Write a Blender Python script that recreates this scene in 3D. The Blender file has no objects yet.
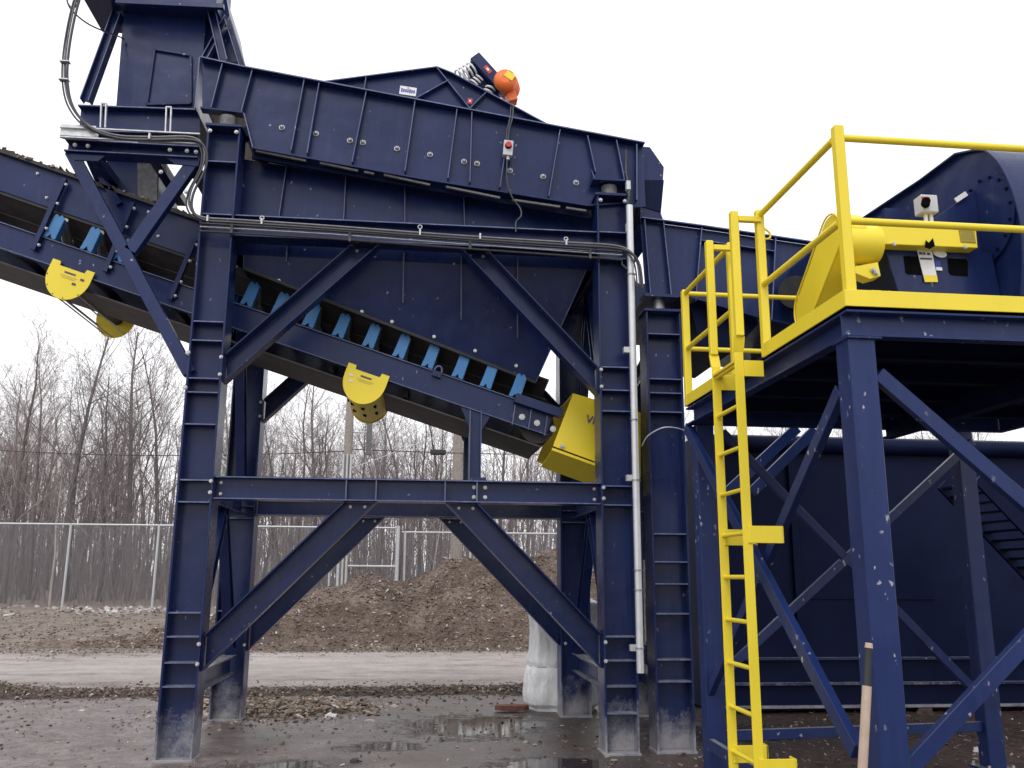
import bpy, bmesh, math, random
from math import radians as R, sin, cos, pi
from mathutils import Vector, Matrix, noise
random.seed(7)
C = bpy.context.scene.collection
scene = bpy.context.scene

# ------------------------------------------------------------------ camera geometry (metres; camera at x=0,y=0)
F = 888.0; PITCH = math.atan(.2175); YAW = R(6.1); ROLL = .006; CH = 1.6
def ray(u, v):
    x = (u-512)/F; y = (384-v)/F
    c, s = cos(ROLL), sin(ROLL); x, y = x*c-y*s, x*s+y*c
    d = Vector((x, 1, y)); d = Matrix.Rotation(PITCH, 3, 'X') @ d
    return Matrix.Rotation(-YAW, 3, 'Z') @ d
def at(u, v, Y): d = ray(u, v); t = Y/d.y; return Vector((d.x*t, Y, CH+d.z*t))
def atX(u, v, X): d = ray(u, v); t = X/d.x; return Vector((X, d.y*t, CH+d.z*t))

# ------------------------------------------------------------------ materials
def newmat(name):
    m = bpy.data.materials.new(name); m.use_nodes = True
    nt = m.node_tree; b = nt.nodes['Principled BSDF']; return m, nt, b
def N(nt, t, **k):
    n = nt.nodes.new(t)
    for a, v in k.items():
        if a in ('operation', 'blend_type', 'data_type', 'noise_dimensions', 'feature', 'distance', 'wave_type'): setattr(n, a, v)
        else: n.inputs[a].default_value = v
    return n
def ramp(nt, fac, stops):
    r = nt.nodes.new('ShaderNodeValToRGB'); nt.links.new(fac, r.inputs[0])
    e = r.color_ramp.elements
    e[0].position, e[0].color = stops[0][0], stops[0][1]
    e[1].position, e[1].color = stops[-1][0], stops[-1][1]
    for p, c in stops[1:-1]:
        x = e.new(p); x.color = c
    return r
def g(v): return (v, v, v, 1)
def mixc(nt, fac, a, b):
    m = nt.nodes.new('ShaderNodeMix'); m.data_type = 'RGBA'
    for sock, v in ((m.inputs[0], fac), (m.inputs[6], a), (m.inputs[7], b)):
        if hasattr(v, 'links') or isinstance(v, bpy.types.NodeSocket): nt.links.new(v, sock)
        else: sock.default_value = v
    return m.outputs[2]
def geo_pos(nt): return nt.nodes.new('ShaderNodeNewGeometry').outputs['Position']
def noise_n(nt, pos, scale, detail=4, rough=.6, stretch=None):
    if stretch:
        mp = nt.nodes.new('ShaderNodeMapping'); mp.inputs['Scale'].default_value = stretch
        nt.links.new(pos, mp.inputs[0]); pos = mp.outputs[0]
    n = N(nt, 'ShaderNodeTexNoise', Scale=scale, Detail=detail, Roughness=rough)
    nt.links.new(pos, n.inputs['Vector']); return n.outputs['Fac']
def bump(nt, b, h, strength=.3, dist=.01):
    n = N(nt, 'ShaderNodeBump', Strength=strength, Distance=dist)
    nt.links.new(h, n.inputs['Height']); nt.links.new(n.outputs[0], b.inputs['Normal'])
def mathn(nt, op, a, b=None, clamp=False):
    m = nt.nodes.new('ShaderNodeMath'); m.operation = op; m.use_clamp = clamp
    for s, v in ((m.inputs[0], a), (m.inputs[1], b)):
        if v is None: continue
        if isinstance(v, bpy.types.NodeSocket): nt.links.new(v, s)
        else: s.default_value = v
    return m.outputs[0]

def painted(name, col, rough=.38, dust=(.1, .115, .22, 1), dirt=.2, chips=True, splash=0.0, var=.18, top=True, worn=False, bmp=.3):
    """enamel paint: tonal drift, vertical streaks, scratches, specks, dust; splash = height of concrete dust on feet"""
    m, nt, b = newmat(name); pos = geo_pos(nt)
    big = noise_n(nt, pos, 1.3, 5)
    c2 = tuple(min(1, c*(1+var)+.004) for c in col[:3])+(1,); c1 = tuple(c*(1-var) for c in col[:3])+(1,)
    base = ramp(nt, big, [(.3, c1), (.7, c2)]).outputs[0]
    streak = noise_n(nt, pos, 1, 4, .6, (14, 14, .9))
    sf = ramp(nt, streak, [(.52, g(0)), (.8, g(dirt*.5))]).outputs[0]
    base = mixc(nt, sf, base, dust)
    fine = noise_n(nt, pos, 60, 3, .7)
    ff = ramp(nt, fine, [(.6, g(0)), (.78, g(dirt*.35))]).outputs[0]
    base = mixc(nt, ff, base, dust)
    if chips:
        wp = nt.nodes.new('ShaderNodeVectorMath'); wp.operation = 'ADD'; wn = N(nt, 'ShaderNodeTexNoise', Scale=30.0, Detail=3.0); nt.links.new(pos, wn.inputs['Vector'])
        ws = nt.nodes.new('ShaderNodeVectorMath'); ws.operation = 'SCALE'; ws.inputs['Scale'].default_value = .06; nt.links.new(wn.outputs['Color'], ws.inputs[0]); nt.links.new(pos, wp.inputs[0]); nt.links.new(ws.outputs[0], wp.inputs[1])
        mp = nt.nodes.new('ShaderNodeMapping'); mp.inputs['Scale'].default_value = (1, 1, .6); nt.links.new(wp.outputs[0], mp.inputs[0])
        v = N(nt, 'ShaderNodeTexVoronoi', Scale=16.0 if worn else 10.0); nt.links.new(mp.outputs[0], v.inputs['Vector'])
        gate = noise_n(nt, pos, 2.2, 2)
        s1 = ramp(nt, v.outputs['Distance'], [(.13 if worn else .05, g(1)), (.19 if worn else .1, g(0))]).outputs[0]
        s2 = ramp(nt, gate, [(.5 if worn else .46, g(0)), (.6, g(.8))]).outputs[0]
        base = mixc(nt, mathn(nt, 'MULTIPLY', s1, s2), base, (.42, .42, .43, 1))
    if top:
        nz = nt.nodes.new('ShaderNodeSeparateXYZ'); nt.links.new(nt.nodes.new('ShaderNodeNewGeometry').outputs['True Normal'], nz.inputs[0])
        tf = mathn(nt, 'MULTIPLY', ramp(nt, nz.outputs[2], [(.8, g(0)), (.97, g(1))]).outputs[0], ramp(nt, noise_n(nt, pos, 9, 4, .7), [(.25, g(.35)), (.6, g(.9))]).outputs[0])
        base = mixc(nt, tf, base, (.3, .29, .29, 1))
    if splash:
        sx = nt.nodes.new('ShaderNodeSeparateXYZ'); nt.links.new(pos, sx.inputs[0])
        z = mathn(nt, 'DIVIDE', sx.outputs[2], splash)
        blot = noise_n(nt, pos, 5, 5, .7)
        gr = noise_n(nt, pos, 45, 3, .7)
        k = mathn(nt, 'SUBTRACT', mathn(nt, 'ADD', mathn(nt, 'MULTIPLY', blot, 1.7), mathn(nt, 'MULTIPLY', gr, .55)), mathn(nt, 'ADD', z, .42))
        kk = ramp(nt, k, [(.02, g(0)), (.75, g(.8))]).outputs[0]
        base = mixc(nt, kk, base, (.36, .35, .36, 1))
    nt.links.new(base, b.inputs['Base Color'])
    rr = ramp(nt, big, [(.3, g(rough-.05)), (.7, g(rough+.12))]).outputs[0]
    nt.links.new(rr, b.inputs['Roughness'])
    bump(nt, b, noise_n(nt, pos, 1.6, 2.5), bmp, .05)
    return m
def plain(name, col, rough=.5, metal=0, var=.25, sc=9, bmp=.0):
    m, nt, b = newmat(name); pos = geo_pos(nt)
    n = noise_n(nt, pos, sc, 5)
    c1 = tuple(c*(1-var) for c in col)+(1,); c2 = tuple(min(1, c*(1+var)) for c in col)+(1,)
    nt.links.new(ramp(nt, n, [(.3, c1), (.7, c2)]).outputs[0], b.inputs['Base Color'])
    b.inputs['Roughness'].default_value = rough; b.inputs['Metallic'].default_value = metal
    if bmp: bump(nt, b, noise_n(nt, pos, sc*4, 4), bmp, .01)
    return m
NAVY = (.0062, .0165, .08)
M = {}
M['navy'] = painted('navy_paint', NAVY, .25, splash=.62)
M['navy_worn'] = painted('navy_paint_scuffed', (.007, .0205, .1), .33, dirt=.25, worn=True)
M['navy_dark'] = painted('navy_paint_dark', (.0014, .0052, .032), .5, dirt=.06, chips=False, dust=(.05, .055, .08, 1))  # darker navy for the bin, deck, joists and inner members
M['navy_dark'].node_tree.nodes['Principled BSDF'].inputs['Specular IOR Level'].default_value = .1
for k in ('navy', 'navy_worn'): M[k].node_tree.nodes['Principled BSDF'].inputs['Specular IOR Level'].default_value = .3
M['navy_edge_lit'] = painted('navy_paint_edge_highlight', (.075, .1, .22), .35, dust=(.35, .36, .4, 1), dirt=.9, splash=.62, top=False)  # lighter copy of the navy: edge highlights put into the colour
M['yellow'] = painted('yellow_paint', (.84, .66, .03), .4, dust=(.4, .3, .1, 1), dirt=.16, chips=False, var=.05, top=False, bmp=.04)
M['blue'] = painted('blue_paint', (.035, .19, .46), .4, dust=(.1, .11, .13, 1), dirt=.7, chips=False)
M['orange'] = painted('orange_paint', (.85, .17, .025), .45, dust=(.35, .15, .08, 1), dirt=.3, chips=False, var=.08)
M['galv'] = plain('galvanised_steel', (.5, .51, .53), .45, .4, .2, 25)
M['white_galv'] = plain('bright_galvanised_steel', (.62, .63, .65), .35, .35, .08, 8)
M['scale'] = plain('dull_grey_steel', (.12, .12, .125), .6, .2, .35, 18)
M['bolt'] = plain('zinc_bolt', (.5, .5, .51), .4, .4, .15, 40)
M['steel'] = plain('worn_steel', (.32, .31, .31), .38, .7, .35, 18)
M['rubber'] = plain('black_rubber', (.022, .022, .024), .62, 0, .35, 8, .2)
M['belt'] = plain('dusty_belt', (.05, .045, .045), .7, 0, .4, 5, .2)
M['conduit'] = plain('flexible_grey_conduit', (.14, .14, .155), .35, .3, .25, 20)
M['cable'] = plain('cable_jacket', (.03, .03, .036), .35, 0, .3, 20)
M['white'] = plain('white_enamel', (.75, .75, .76), .4, 0, .06, 12)
M['grey'] = plain('grey_plastic', (.5, .51, .53), .45, 0, .08, 12)
M['red'] = plain('red_plastic', (.5, .02, .02), .4, 0, .1, 12)
M['black'] = plain('black_void', (.004, .004, .005), 1, 0, .2, 12); M['black'].node_tree.nodes['Principled BSDF'].inputs['Specular IOR Level'].default_value = .05
M['text'] = plain('blue_lettering', (.02, .05, .3), .5, 0, .05, 12)
M['ink'] = plain('dark_ink', (.06, .06, .07), .5, 0, .05, 12)
M['pale'] = plain('faded_print', (.6, .48, .1), .5, 0, .05, 12)
M['rust'] = plain('rusty_iron', (.13, .05, .03), .85, 0, .4, 30, .5)
M['debris'] = plain('pale_rubble', (.5, .49, .48), .8, 0, .35, 6, .4)
M['polewood'] = plain('weathered_wood', (.27, .24, .21), .85, 0, .25, 14, .4)
M['stick'] = plain('bare_handle_wood', (.45, .34, .27), .6, 0, .12, 14, .1)

def bark(name, col, sc=3):
    m, nt, b = newmat(name); pos = geo_pos(nt)
    n = noise_n(nt, pos, sc, 5, .7, (1, 1, .25)); oi = nt.nodes.new('ShaderNodeObjectInfo')
    c = ramp(nt, n, [(.3, tuple(x*.6 for x in col)+(1,)), (.72, tuple(x*1.35 for x in col)+(1,))]).outputs[0]
    k = ramp(nt, oi.outputs['Random'], [(0, (.8, .8, .8, 1)), (1, (1.25, 1.2, 1.15, 1))]).outputs[0]
    mx = nt.nodes.new('ShaderNodeMix'); mx.data_type = 'RGBA'; mx.blend_type = 'MULTIPLY'; mx.inputs[0].default_value = 1
    nt.links.new(c, mx.inputs[6]); nt.links.new(k, mx.inputs[7]); nt.links.new(mx.outputs[2], b.inputs['Base Color'])
    b.inputs['Roughness'].default_value = .9; return m
M['bark'] = bark('grey_bark', (.13, .115, .118))
M['palebark'] = bark('pale_bark', (.36, .33, .31))
M['twig'] = bark('twig_bark', (.25, .215, .22))

def mat_wrap():
    m, nt, b = newmat('shrink_wrap_plastic'); pos = geo_pos(nt)
    n = noise_n(nt, pos, 6, 6, .7, (1, 1, .5))
    nt.links.new(ramp(nt, n, [(.3, (.74, .75, .77, 1)), (.6, (.9, .9, .91, 1))]).outputs[0], b.inputs['Base Color'])
    b.inputs['Roughness'].default_value = .3; b.inputs['Transmission Weight'].default_value = 0.0
    bump(nt, b, noise_n(nt, pos, 9, 6, .7, (1, 1, .35)), .9, .05); return m
M['wrap'] = mat_wrap()
def mat_chainlink():
    m, nt, b = newmat('chain_link_mesh'); pos = geo_pos(nt)
    sx = nt.nodes.new('ShaderNodeSeparateXYZ'); nt.links.new(pos, sx.inputs[0])
    p = .06
    def lines(sgn):
        a = mathn(nt, 'ADD', sx.outputs[0], mathn(nt, 'MULTIPLY', sx.outputs[2], sgn))
        f = mathn(nt, 'FRACT', mathn(nt, 'DIVIDE', mathn(nt, 'ADD', a, 200.0), p))
        return mathn(nt, 'LESS_THAN', f, .075)
    k = mathn(nt, 'MAXIMUM', lines(1.0), lines(-1.0))
    nt.links.new(k, b.inputs['Alpha']); b.inputs['Base Color'].default_value = (.26, .26, .28, 1)
    b.inputs['Metallic'].default_value = .3; b.inputs['Roughness'].default_value = .5; return m
M['chain'] = mat_chainlink()
def mat_perf():
    m, nt, b = newmat('perforated_grille'); pos = geo_pos(nt)
    v = N(nt, 'ShaderNodeTexVoronoi', Scale=55.0); v.inputs['Randomness'].default_value = 0; nt.links.new(pos, v.inputs['Vector'])
    nt.links.new(ramp(nt, v.outputs['Distance'], [(.3, (.03, .025, .01, 1)), (.4, (.35, .27, .03, 1))]).outputs[0], b.inputs['Base Color']); return m
M['perf'] = mat_perf()

def mat_ground():
    m, nt, b = newmat('wet_yard_ground'); pos = geo_pos(nt)
    sx = nt.nodes.new('ShaderNodeSeparateXYZ'); nt.links.new(pos, sx.inputs[0]); x, y = sx.outputs[0], sx.outputs[1]
    big = noise_n(nt, pos, .55, 6, .62); med = noise_n(nt, pos, 2.6, 7, .72); fine = noise_n(nt, pos, 34, 5, .8); mid = noise_n(nt, pos, 9, 6, .75)
    yard = ramp(nt, mathn(nt, 'ADD', mathn(nt, 'MULTIPLY', med, .55), mathn(nt, 'MULTIPLY', mid, .45)), [(.36, (.055, .038, .034, 1)), (.48, (.145, .113, .11, 1)), (.62, (.27, .225, .225, 1))]).outputs[0]
    far = ramp(nt, med, [(.32, (.1, .078, .062, 1)), (.55, (.2, .165, .14, 1)), (.75, (.27, .235, .21, 1))]).outputs[0]
    muck = ramp(nt, mathn(nt, 'ADD', mathn(nt, 'MULTIPLY', x, .13), mathn(nt, 'MULTIPLY', big, 1.4)), [(.42, g(0)), (.8, g(1))]).outputs[0]
    brown = ramp(nt, mid, [(.3, (.025, .016, .013, 1)), (.7, (.11, .075, .06, 1))]).outputs[0]
    c = mixc(nt, muck, yard, brown)
    zone = ramp(nt, mathn(nt, 'MULTIPLY', mathn(nt, 'ADD', y, mathn(nt, 'MULTIPLY', big, 2.0)), .05), [(.69, g(0)), (.73, g(1))]).outputs[0]
    c = mixc(nt, zone, c, far)
    sp = ramp(nt, fine, [(.35, (.5, .47, .45, 1)), (.5, (1, 1, 1, 1)), (.68, (1.5, 1.45, 1.42, 1))]).outputs[0]
    mx = nt.nodes.new('ShaderNodeMix'); mx.data_type = 'RGBA'; mx.blend_type = 'MULTIPLY'; mx.inputs[0].default_value = 1
    nt.links.new(c, mx.inputs[6]); nt.links.new(sp, mx.inputs[7]); c = mx.outputs[2]
    # standing water: low spots of the slab, ragged outlines
    pud = None
    for (cx, cy, rx, ry) in ((.75, 10.35, 1.15, 1.05), (1.3, 8.2, .7, .5), (-.2, 9.2, .5, .35), (3.3, 9.6, 1.2, .8), (-1.0, 8.3, .5, .3)):
        dx = mathn(nt, 'DIVIDE', mathn(nt, 'SUBTRACT', x, cx), rx); dy = mathn(nt, 'DIVIDE', mathn(nt, 'SUBTRACT', y, cy), ry)
        d = mathn(nt, 'SQRT', mathn(nt, 'ADD', mathn(nt, 'MULTIPLY', dx, dx), mathn(nt, 'MULTIPLY', dy, dy)))
        pud = d if pud is None else mathn(nt, 'MINIMUM', pud, d)
    lev = mathn(nt, 'ADD', pud, mathn(nt, 'ADD', mathn(nt, 'MULTIPLY', med, 2.0), mathn(nt, 'MULTIPLY', mid, 1.0)))
    water = ramp(nt, mathn(nt, 'MULTIPLY', lev, .25), [(.53, g(1)), (.575, g(0))]).outputs[0]
    damp = ramp(nt, mathn(nt, 'MULTIPLY', lev, .25), [(.57, g(.75)), (.78, g(0))]).outputs[0]
    c = mixc(nt, damp, c, (.05, .042, .04, 1)); c = mixc(nt, water, c, (.04, .033, .03, 1))
    nt.links.new(c, b.inputs['Base Color'])
    wet = ramp(nt, mathn(nt, 'ADD', mathn(nt, 'MULTIPLY', big, .6), mathn(nt, 'MULTIPLY', mid, .4)), [(.38, g(.16)), (.62, g(.5))]).outputs[0]
    rr = mixc(nt, zone, wet, g(.92)); rr = mixc(nt, water, rr, g(.05)); nt.links.new(rr, b.inputs['Roughness'])
    h = mathn(nt, 'ADD', mathn(nt, 'ADD', mathn(nt, 'MULTIPLY', med, 1.0), mathn(nt, 'MULTIPLY', mid, .6)), mathn(nt, 'MULTIPLY', fine, .3))
    h = mathn(nt, 'MULTIPLY', h, mathn(nt, 'SUBTRACT', 1.0, water))
    bump(nt, b, h, .4, .035); return m
M['ground'] = mat_ground()
def mat_road():
    m, nt, b = newmat('packed_gravel_road'); pos = geo_pos(nt)
    tr = noise_n(nt, pos, 1, 6, .65, (.25, 1.6, 1)); med = noise_n(nt, pos, 1.9, 7, .75); fine = noise_n(nt, pos, 30, 4, .75)
    s = mathn(nt, 'ADD', mathn(nt, 'MULTIPLY', tr, .5), mathn(nt, 'MULTIPLY', med, .5))
    c = ramp(nt, s, [(.38, (.17, .14, .125, 1)), (.45, (.31, .273, .255, 1)), (.6, (.42, .38, .362, 1))]).outputs[0]
    sp = ramp(nt, fine, [(.3, (.75, .73, .72, 1)), (.7, (1.15, 1.15, 1.15, 1))]).outputs[0]
    mx = nt.nodes.new('ShaderNodeMix'); mx.data_type = 'RGBA'; mx.blend_type = 'MULTIPLY'; mx.inputs[0].default_value = 1
    nt.links.new(c, mx.inputs[6]); nt.links.new(sp, mx.inputs[7]); nt.links.new(mx.outputs[2], b.inputs['Base Color'])
    sx = nt.nodes.new('ShaderNodeSeparateXYZ'); nt.links.new(pos, sx.inputs[0]); y = sx.outputs[1]
    e = mathn(nt, 'ADD', mathn(nt, 'ABSOLUTE', mathn(nt, 'SUBTRACT', y, 17.1)), mathn(nt, 'MULTIPLY', noise_n(nt, pos, .6, 6, .7, (.35, 1, 1)), 5.0))
    ef = ramp(nt, mathn(nt, 'MULTIPLY', e, .1), [(.42, g(0)), (.62, g(.95))]).outputs[0]
    dirt = ramp(nt, med, [(.35, (.1, .078, .066, 1)), (.65, (.24, .2, .18, 1))]).outputs[0]
    nt.links.new(mixc(nt, ef, mx.outputs[2], dirt), b.inputs['Base Color'])
    b.inputs['Roughness'].default_value = .8; bump(nt, b, s, .6, .06); return m
M['road'] = mat_road()
def mat_mulch(name, a, bcol, cc):
    m, nt, b = newmat(name); pos = geo_pos(nt)
    n = noise_n(nt, pos, 1.1, 6, .7); f = noise_n(nt, pos, 14, 5, .8)
    s = mathn(nt, 'ADD', mathn(nt, 'MULTIPLY', n, .5), mathn(nt, 'MULTIPLY', f, .5))
    nt.links.new(ramp(nt, s, [(.36, a), (.5, bcol), (.66, cc)]).outputs[0], b.inputs['Base Color'])
    b.inputs['Roughness'].default_value = .95; bump(nt, b, f, 1.0, .08); return m
M['mulch'] = mat_mulch('wood_mulch', (.045, .03, .024, 1), (.165, .12, .096, 1), (.38, .31, .26, 1))
M['mulch_dark'] = mat_mulch('dark_mulch', (.03, .022, .019, 1), (.1, .072, .06, 1), (.2, .16, .14, 1))
def mat_chips(name, cols):
    m, nt, b = newmat(name); g_ = nt.nodes.new('ShaderNodeNewGeometry')
    st = [(i/(len(cols)-1), c+(1,)) for i, c in enumerate(cols)]
    nt.links.new(ramp(nt, g_.outputs['Random Per Island'], st).outputs[0], b.inputs['Base Color'])
    b.inputs['Roughness'].default_value = .85; return m
M['chips'] = mat_chips('loose_wood_chips', [(.04, .028, .022), (.12, .085, .066), (.18, .134, .105), (.14, .102, .08), (.26, .205, .17), (.12, .08, .064), (.21, .155, .13), (.13, .09, .072), (.55, .51, .48)])
M['chips_light'] = mat_chips('fresh_wood_chips', [(.06, .045, .035), (.2, .15, .11), (.32, .26, .2), (.12, .09, .07), (.45, .4, .35), (.3, .16, .08), (.6, .56, .52)])
M['rubble'] = mat_chips('loose_rubble', [(.12, .1, .09), (.22, .19, .17), (.4, .38, .36), (.16, .12, .1), (.6, .6, .6), (.25, .18, .14), (.3, .27, .25)])
# ------------------------------------------------------------------ mesh building
class MB:
    def __init__(s): s.v = []; s.f = []; s.sm = []
    def add(s, vs, fs, smooth=False):
        o = len(s.v); s.v += [Vector(v) for v in vs]; s.f += [[i+o for i in f] for f in fs]; s.sm += [smooth]*len(fs); return s
    def obox(s, c, ax, ay, az):
        """box from centre and three half-extent vectors"""
        c, ax, ay, az = map(Vector, (c, ax, ay, az))
        if ax.cross(ay).dot(az) < 0: ax = -ax
        vs = [c+ax*i+ay*j+az*k for k in (-1, 1) for j in (-1, 1) for i in (-1, 1)]
        return s.add(vs, [(0, 2, 3, 1), (4, 5, 7, 6), (0, 1, 5, 4), (1, 3, 7, 5), (3, 2, 6, 7), (2, 0, 4, 6)])
    def box(s, x0, x1, y0, y1, z0, z1):
        return s.obox(((x0+x1)/2, (y0+y1)/2, (z0+z1)/2), (abs(x1-x0)/2, 0, 0), (0, abs(y1-y0)/2, 0), (0, 0, abs(z1-z0)/2))
    def bar(s, p0, p1, w, t, side=(0, -1, 0)):
        """rectangular bar p0-p1; t along side, w across"""
        p0, p1, side = Vector(p0), Vector(p1), Vector(side).normalized(); a = (p1-p0); u = a.cross(side).normalized(); sd = u.cross(a).normalized()
        return s.obox((p0+p1)/2, a/2, u*w/2, sd*t/2)
    def ib(s, p0, p1, d, w, side=(0, -1, 0), tw=.012, tf=.018, kind='I'):
        p0, p1, side = Vector(p0), Vector(p1), Vector(side).normalized(); a = p1-p0; u = a.cross(side).normalized(); sd = u.cross(a).normalized()
        wo = 0 if kind == 'I' else -w/2+tw/2        # channel: web at the back, flanges to the front
        s.obox((p0+p1)/2+sd*wo, a/2, u*(d/2-tf/2), sd*tw/2)
        for k in (-1, 1): s.obox((p0+p1)/2+u*k*(d/2-tf/2), a/2*1.0005, u*tf/2, sd*w/2)
        return s
    def prism(s, pts, vec):
        """closed polygon extruded along vec"""
        pts = [Vector(p) for p in pts]; vec = Vector(vec); n = len(pts)
        nn = Vector((0, 0, 0))
        for i in range(n): nn += pts[i].cross(pts[(i+1) % n])
        fl = nn.dot(vec) > 0
        f1 = list(range(n)); f2 = list(range(n, 2*n))
        fs = ([f1[::-1], f2] if fl else [f1, f2[::-1]])
        for i in range(n):
            j = (i+1) % n; q = (i, j, n+j, n+i); fs.append(q if fl else q[::-1])
        return s.add(pts+[p+vec for p in pts], fs)
    def tube(s, pts, r, n=8, closed=False, cap=True, smooth=True):
        pts = [Vector(p) for p in pts]; m = len(pts); rs = r if isinstance(r, (list, tuple)) else [r]*m
        vs = []; fs = []; up = None
        for i, p in enumerate(pts):
            t = (pts[min(i+1, m-1)]-pts[max(i-1, 0)]).normalized() if not closed else (pts[(i+1) % m]-pts[i-1]).normalized()
            if up is None: up = t.orthogonal().normalized()
            up = (up-t*up.dot(t)).normalized(); b = t.cross(up)
            vs += [p+(up*cos(2*pi*k/n)+b*sin(2*pi*k/n))*rs[i] for k in range(n)]
        for i in range(m if closed else m-1):
            a, c = i*n, ((i+1) % m)*n
            for k in range(n): fs.append((a+k, a+(k+1) % n, c+(k+1) % n, c+k))
        s.add(vs, fs, smooth)
        if cap and not closed:
            a = vs[:n]; c = vs[-n:]
            s.add(a, [list(range(n))[::-1]]); s.add(c, [list(range(n))])
        return s
    def cyl(s, p0, p1, r, n=16, r2=None): return s.tube([p0, p1], [r, r if r2 is None else r2], n)
    def build(s, name, mat, parent=None, bev=0.0):
        me = bpy.data.meshes.new(name); o = bpy.data.objects.new(name, me)
        off = Vector((0, 0, 0)); q = parent
        while q: off += Vector(q.location); q = q.parent
        me.from_pydata([v-off for v in s.v], [], s.f); me.update()
        for p, k in zip(me.polygons, s.sm): p.use_smooth = k
        me.materials.append(mat if not isinstance(mat, str) else M[mat]); C.objects.link(o)
        if parent: o.parent = parent
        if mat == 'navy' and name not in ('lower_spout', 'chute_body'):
            me.materials.append(M['navy_edge_lit'])
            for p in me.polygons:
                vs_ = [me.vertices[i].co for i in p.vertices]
                if len(vs_) == 4 and min((vs_[0]-vs_[1]).length, (vs_[1]-vs_[2]).length) < .0165 and p.normal.y < -.3: p.material_index = 1  # narrow front-facing faces take the painted highlight
        if bev:
            b = o.modifiers.new('bevel', 'BEVEL'); b.width = bev; b.segments = 1; b.limit_method = 'ANGLE'; b.angle_limit = R(50)
        return o
def thing(name, label, cat, loc, group=None):
    o = bpy.data.objects.new(name, None); C.objects.link(o); o.location = loc; o.empty_display_size = .2
    o['label'] = label; o['category'] = cat
    if group: o['group'] = group
    return o
def tag(o, label=None, cat=None, group=None, kind=None):
    if label: o['label'] = label
    if cat: o['category'] = cat
    if group: o['group'] = group
    if kind: o['kind'] = kind
    return o
def smooth_path(pts, k=6):
    pts = [Vector(p) for p in pts]; out = []; n = len(pts)
    for i in range(n-1):
        p0, p1, p2, p3 = pts[max(i-1, 0)], pts[i], pts[i+1], pts[min(i+2, n-1)]
        for j in range(k):
            t = j/k
            out.append(.5*((2*p1)+(p2-p0)*t+(2*p0-5*p1+4*p2-p3)*t*t+(3*p1-p0-3*p2+p3)*t**3))
    return out+[pts[-1]]
bolt_me = {}
def bolt(p, parent, nrm=(0, -1, 0), r=.017, mat='bolt', name='bolt', h=.02):
    """hex head on a washer, one mesh shared by all copies"""
    key = (tuple(nrm), r, mat, h)
    if key not in bolt_me:
        b = MB(); n = Vector(nrm).normalized()
        b.cyl(-n*.004, n*.005, r*1.45, 12); b.cyl(n*.004, n*h, r, 6)
        o = b.build(name, mat); bolt_me[key] = o.data; bpy.data.objects.remove(o)
    o = bpy.data.objects.new(name, bolt_me[key]); C.objects.link(o)
    off = Vector((0, 0, 0)); q = parent
    while q: off += Vector(q.location); q = q.parent
    o.location = Vector(p)-off; o.parent = parent; return o
def lettering(txt, p, size, mat, parent, rx=(1, 0, 0), up=(0, 0, 1), name='lettering', depth=.002):
    cu = bpy.data.curves.new(name, 'FONT'); cu.body = txt; cu.size = size; cu.extrude = depth; cu.align_x = 'CENTER'; cu.align_y = 'CENTER'
    t = bpy.data.objects.new('tmp', cu); C.objects.link(t)
    me = bpy.data.meshes.new_from_object(t); bpy.data.objects.remove(t)
    rx = Vector(rx).normalized(); up = Vector(up); up = (up-rx*up.dot(rx)).normalized(); n = rx.cross(up)
    me.transform(Matrix((rx, up, n)).transposed().to_4x4()); me.materials.clear(); me.materials.append(M[mat])
    o = bpy.data.objects.new(name, me); C.objects.link(o)
    off = Vector((0, 0, 0)); q = parent
    while q: off += Vector(q.location); q = q.parent
    o.location = Vector(p)-off; o.parent = parent; return o

# ------------------------------------------------------------------ ground
def sstep(a, b, x): t = max(0, min(1, (x-a)/(b-a))); return t*t*(3-2*t)
def gz(x, y):
    h = .52*sstep(21.5, 31, y)+.6*sstep(40, 90, y)
    h += .10*noise.fractal(Vector((x*.12, y*.3, 0)), 1, 2, 3)*sstep(20.5, 24, y)
    return h
def ground():
    xs = [-260, -160, -90, -60]+[-45+i*1.0 for i in range(0, 91)]+[60, 90, 160, 260]
    ys = [-30, -8, 0]+[3+i*.6 for i in range(0, 56)]+[38+i*2 for i in range(0, 15)]+[75, 95, 130, 200, 420]
    b = MB(); vs = [(x, y, gz(x, y)) for y in ys for x in xs]; n = len(xs)
    fs = [(j*n+i, j*n+i+1, (j+1)*n+i+1, (j+1)*n+i) for j in range(len(ys)-1) for i in range(n-1)]
    b.add(vs, fs, True); o = b.build('ground', 'ground'); tag(o, kind='structure')
ground()
def road():
    b = MB(); xs = [-60+i*1.0 for i in range(101)]; vs = []
    for j in range(7):
        for x in xs:
            e0 = 13.55+.25*noise.noise(Vector((x*.5, 3, 0)))+.12*noise.noise(Vector((x*2, 3, 0))); e1 = 21.1+1.0*noise.noise(Vector((x*.5, 9, 0)))
            vs.append((x, e0+(e1-e0)*j/6, .012))
    n = len(xs); b.add(vs, [(j*n+i, j*n+i+1, (j+1)*n+i+1, (j+1)*n+i) for j in range(6) for i in range(n-1)], True)
    tag(b.build('gravel_road', 'road'), kind='structure')
road()
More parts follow.
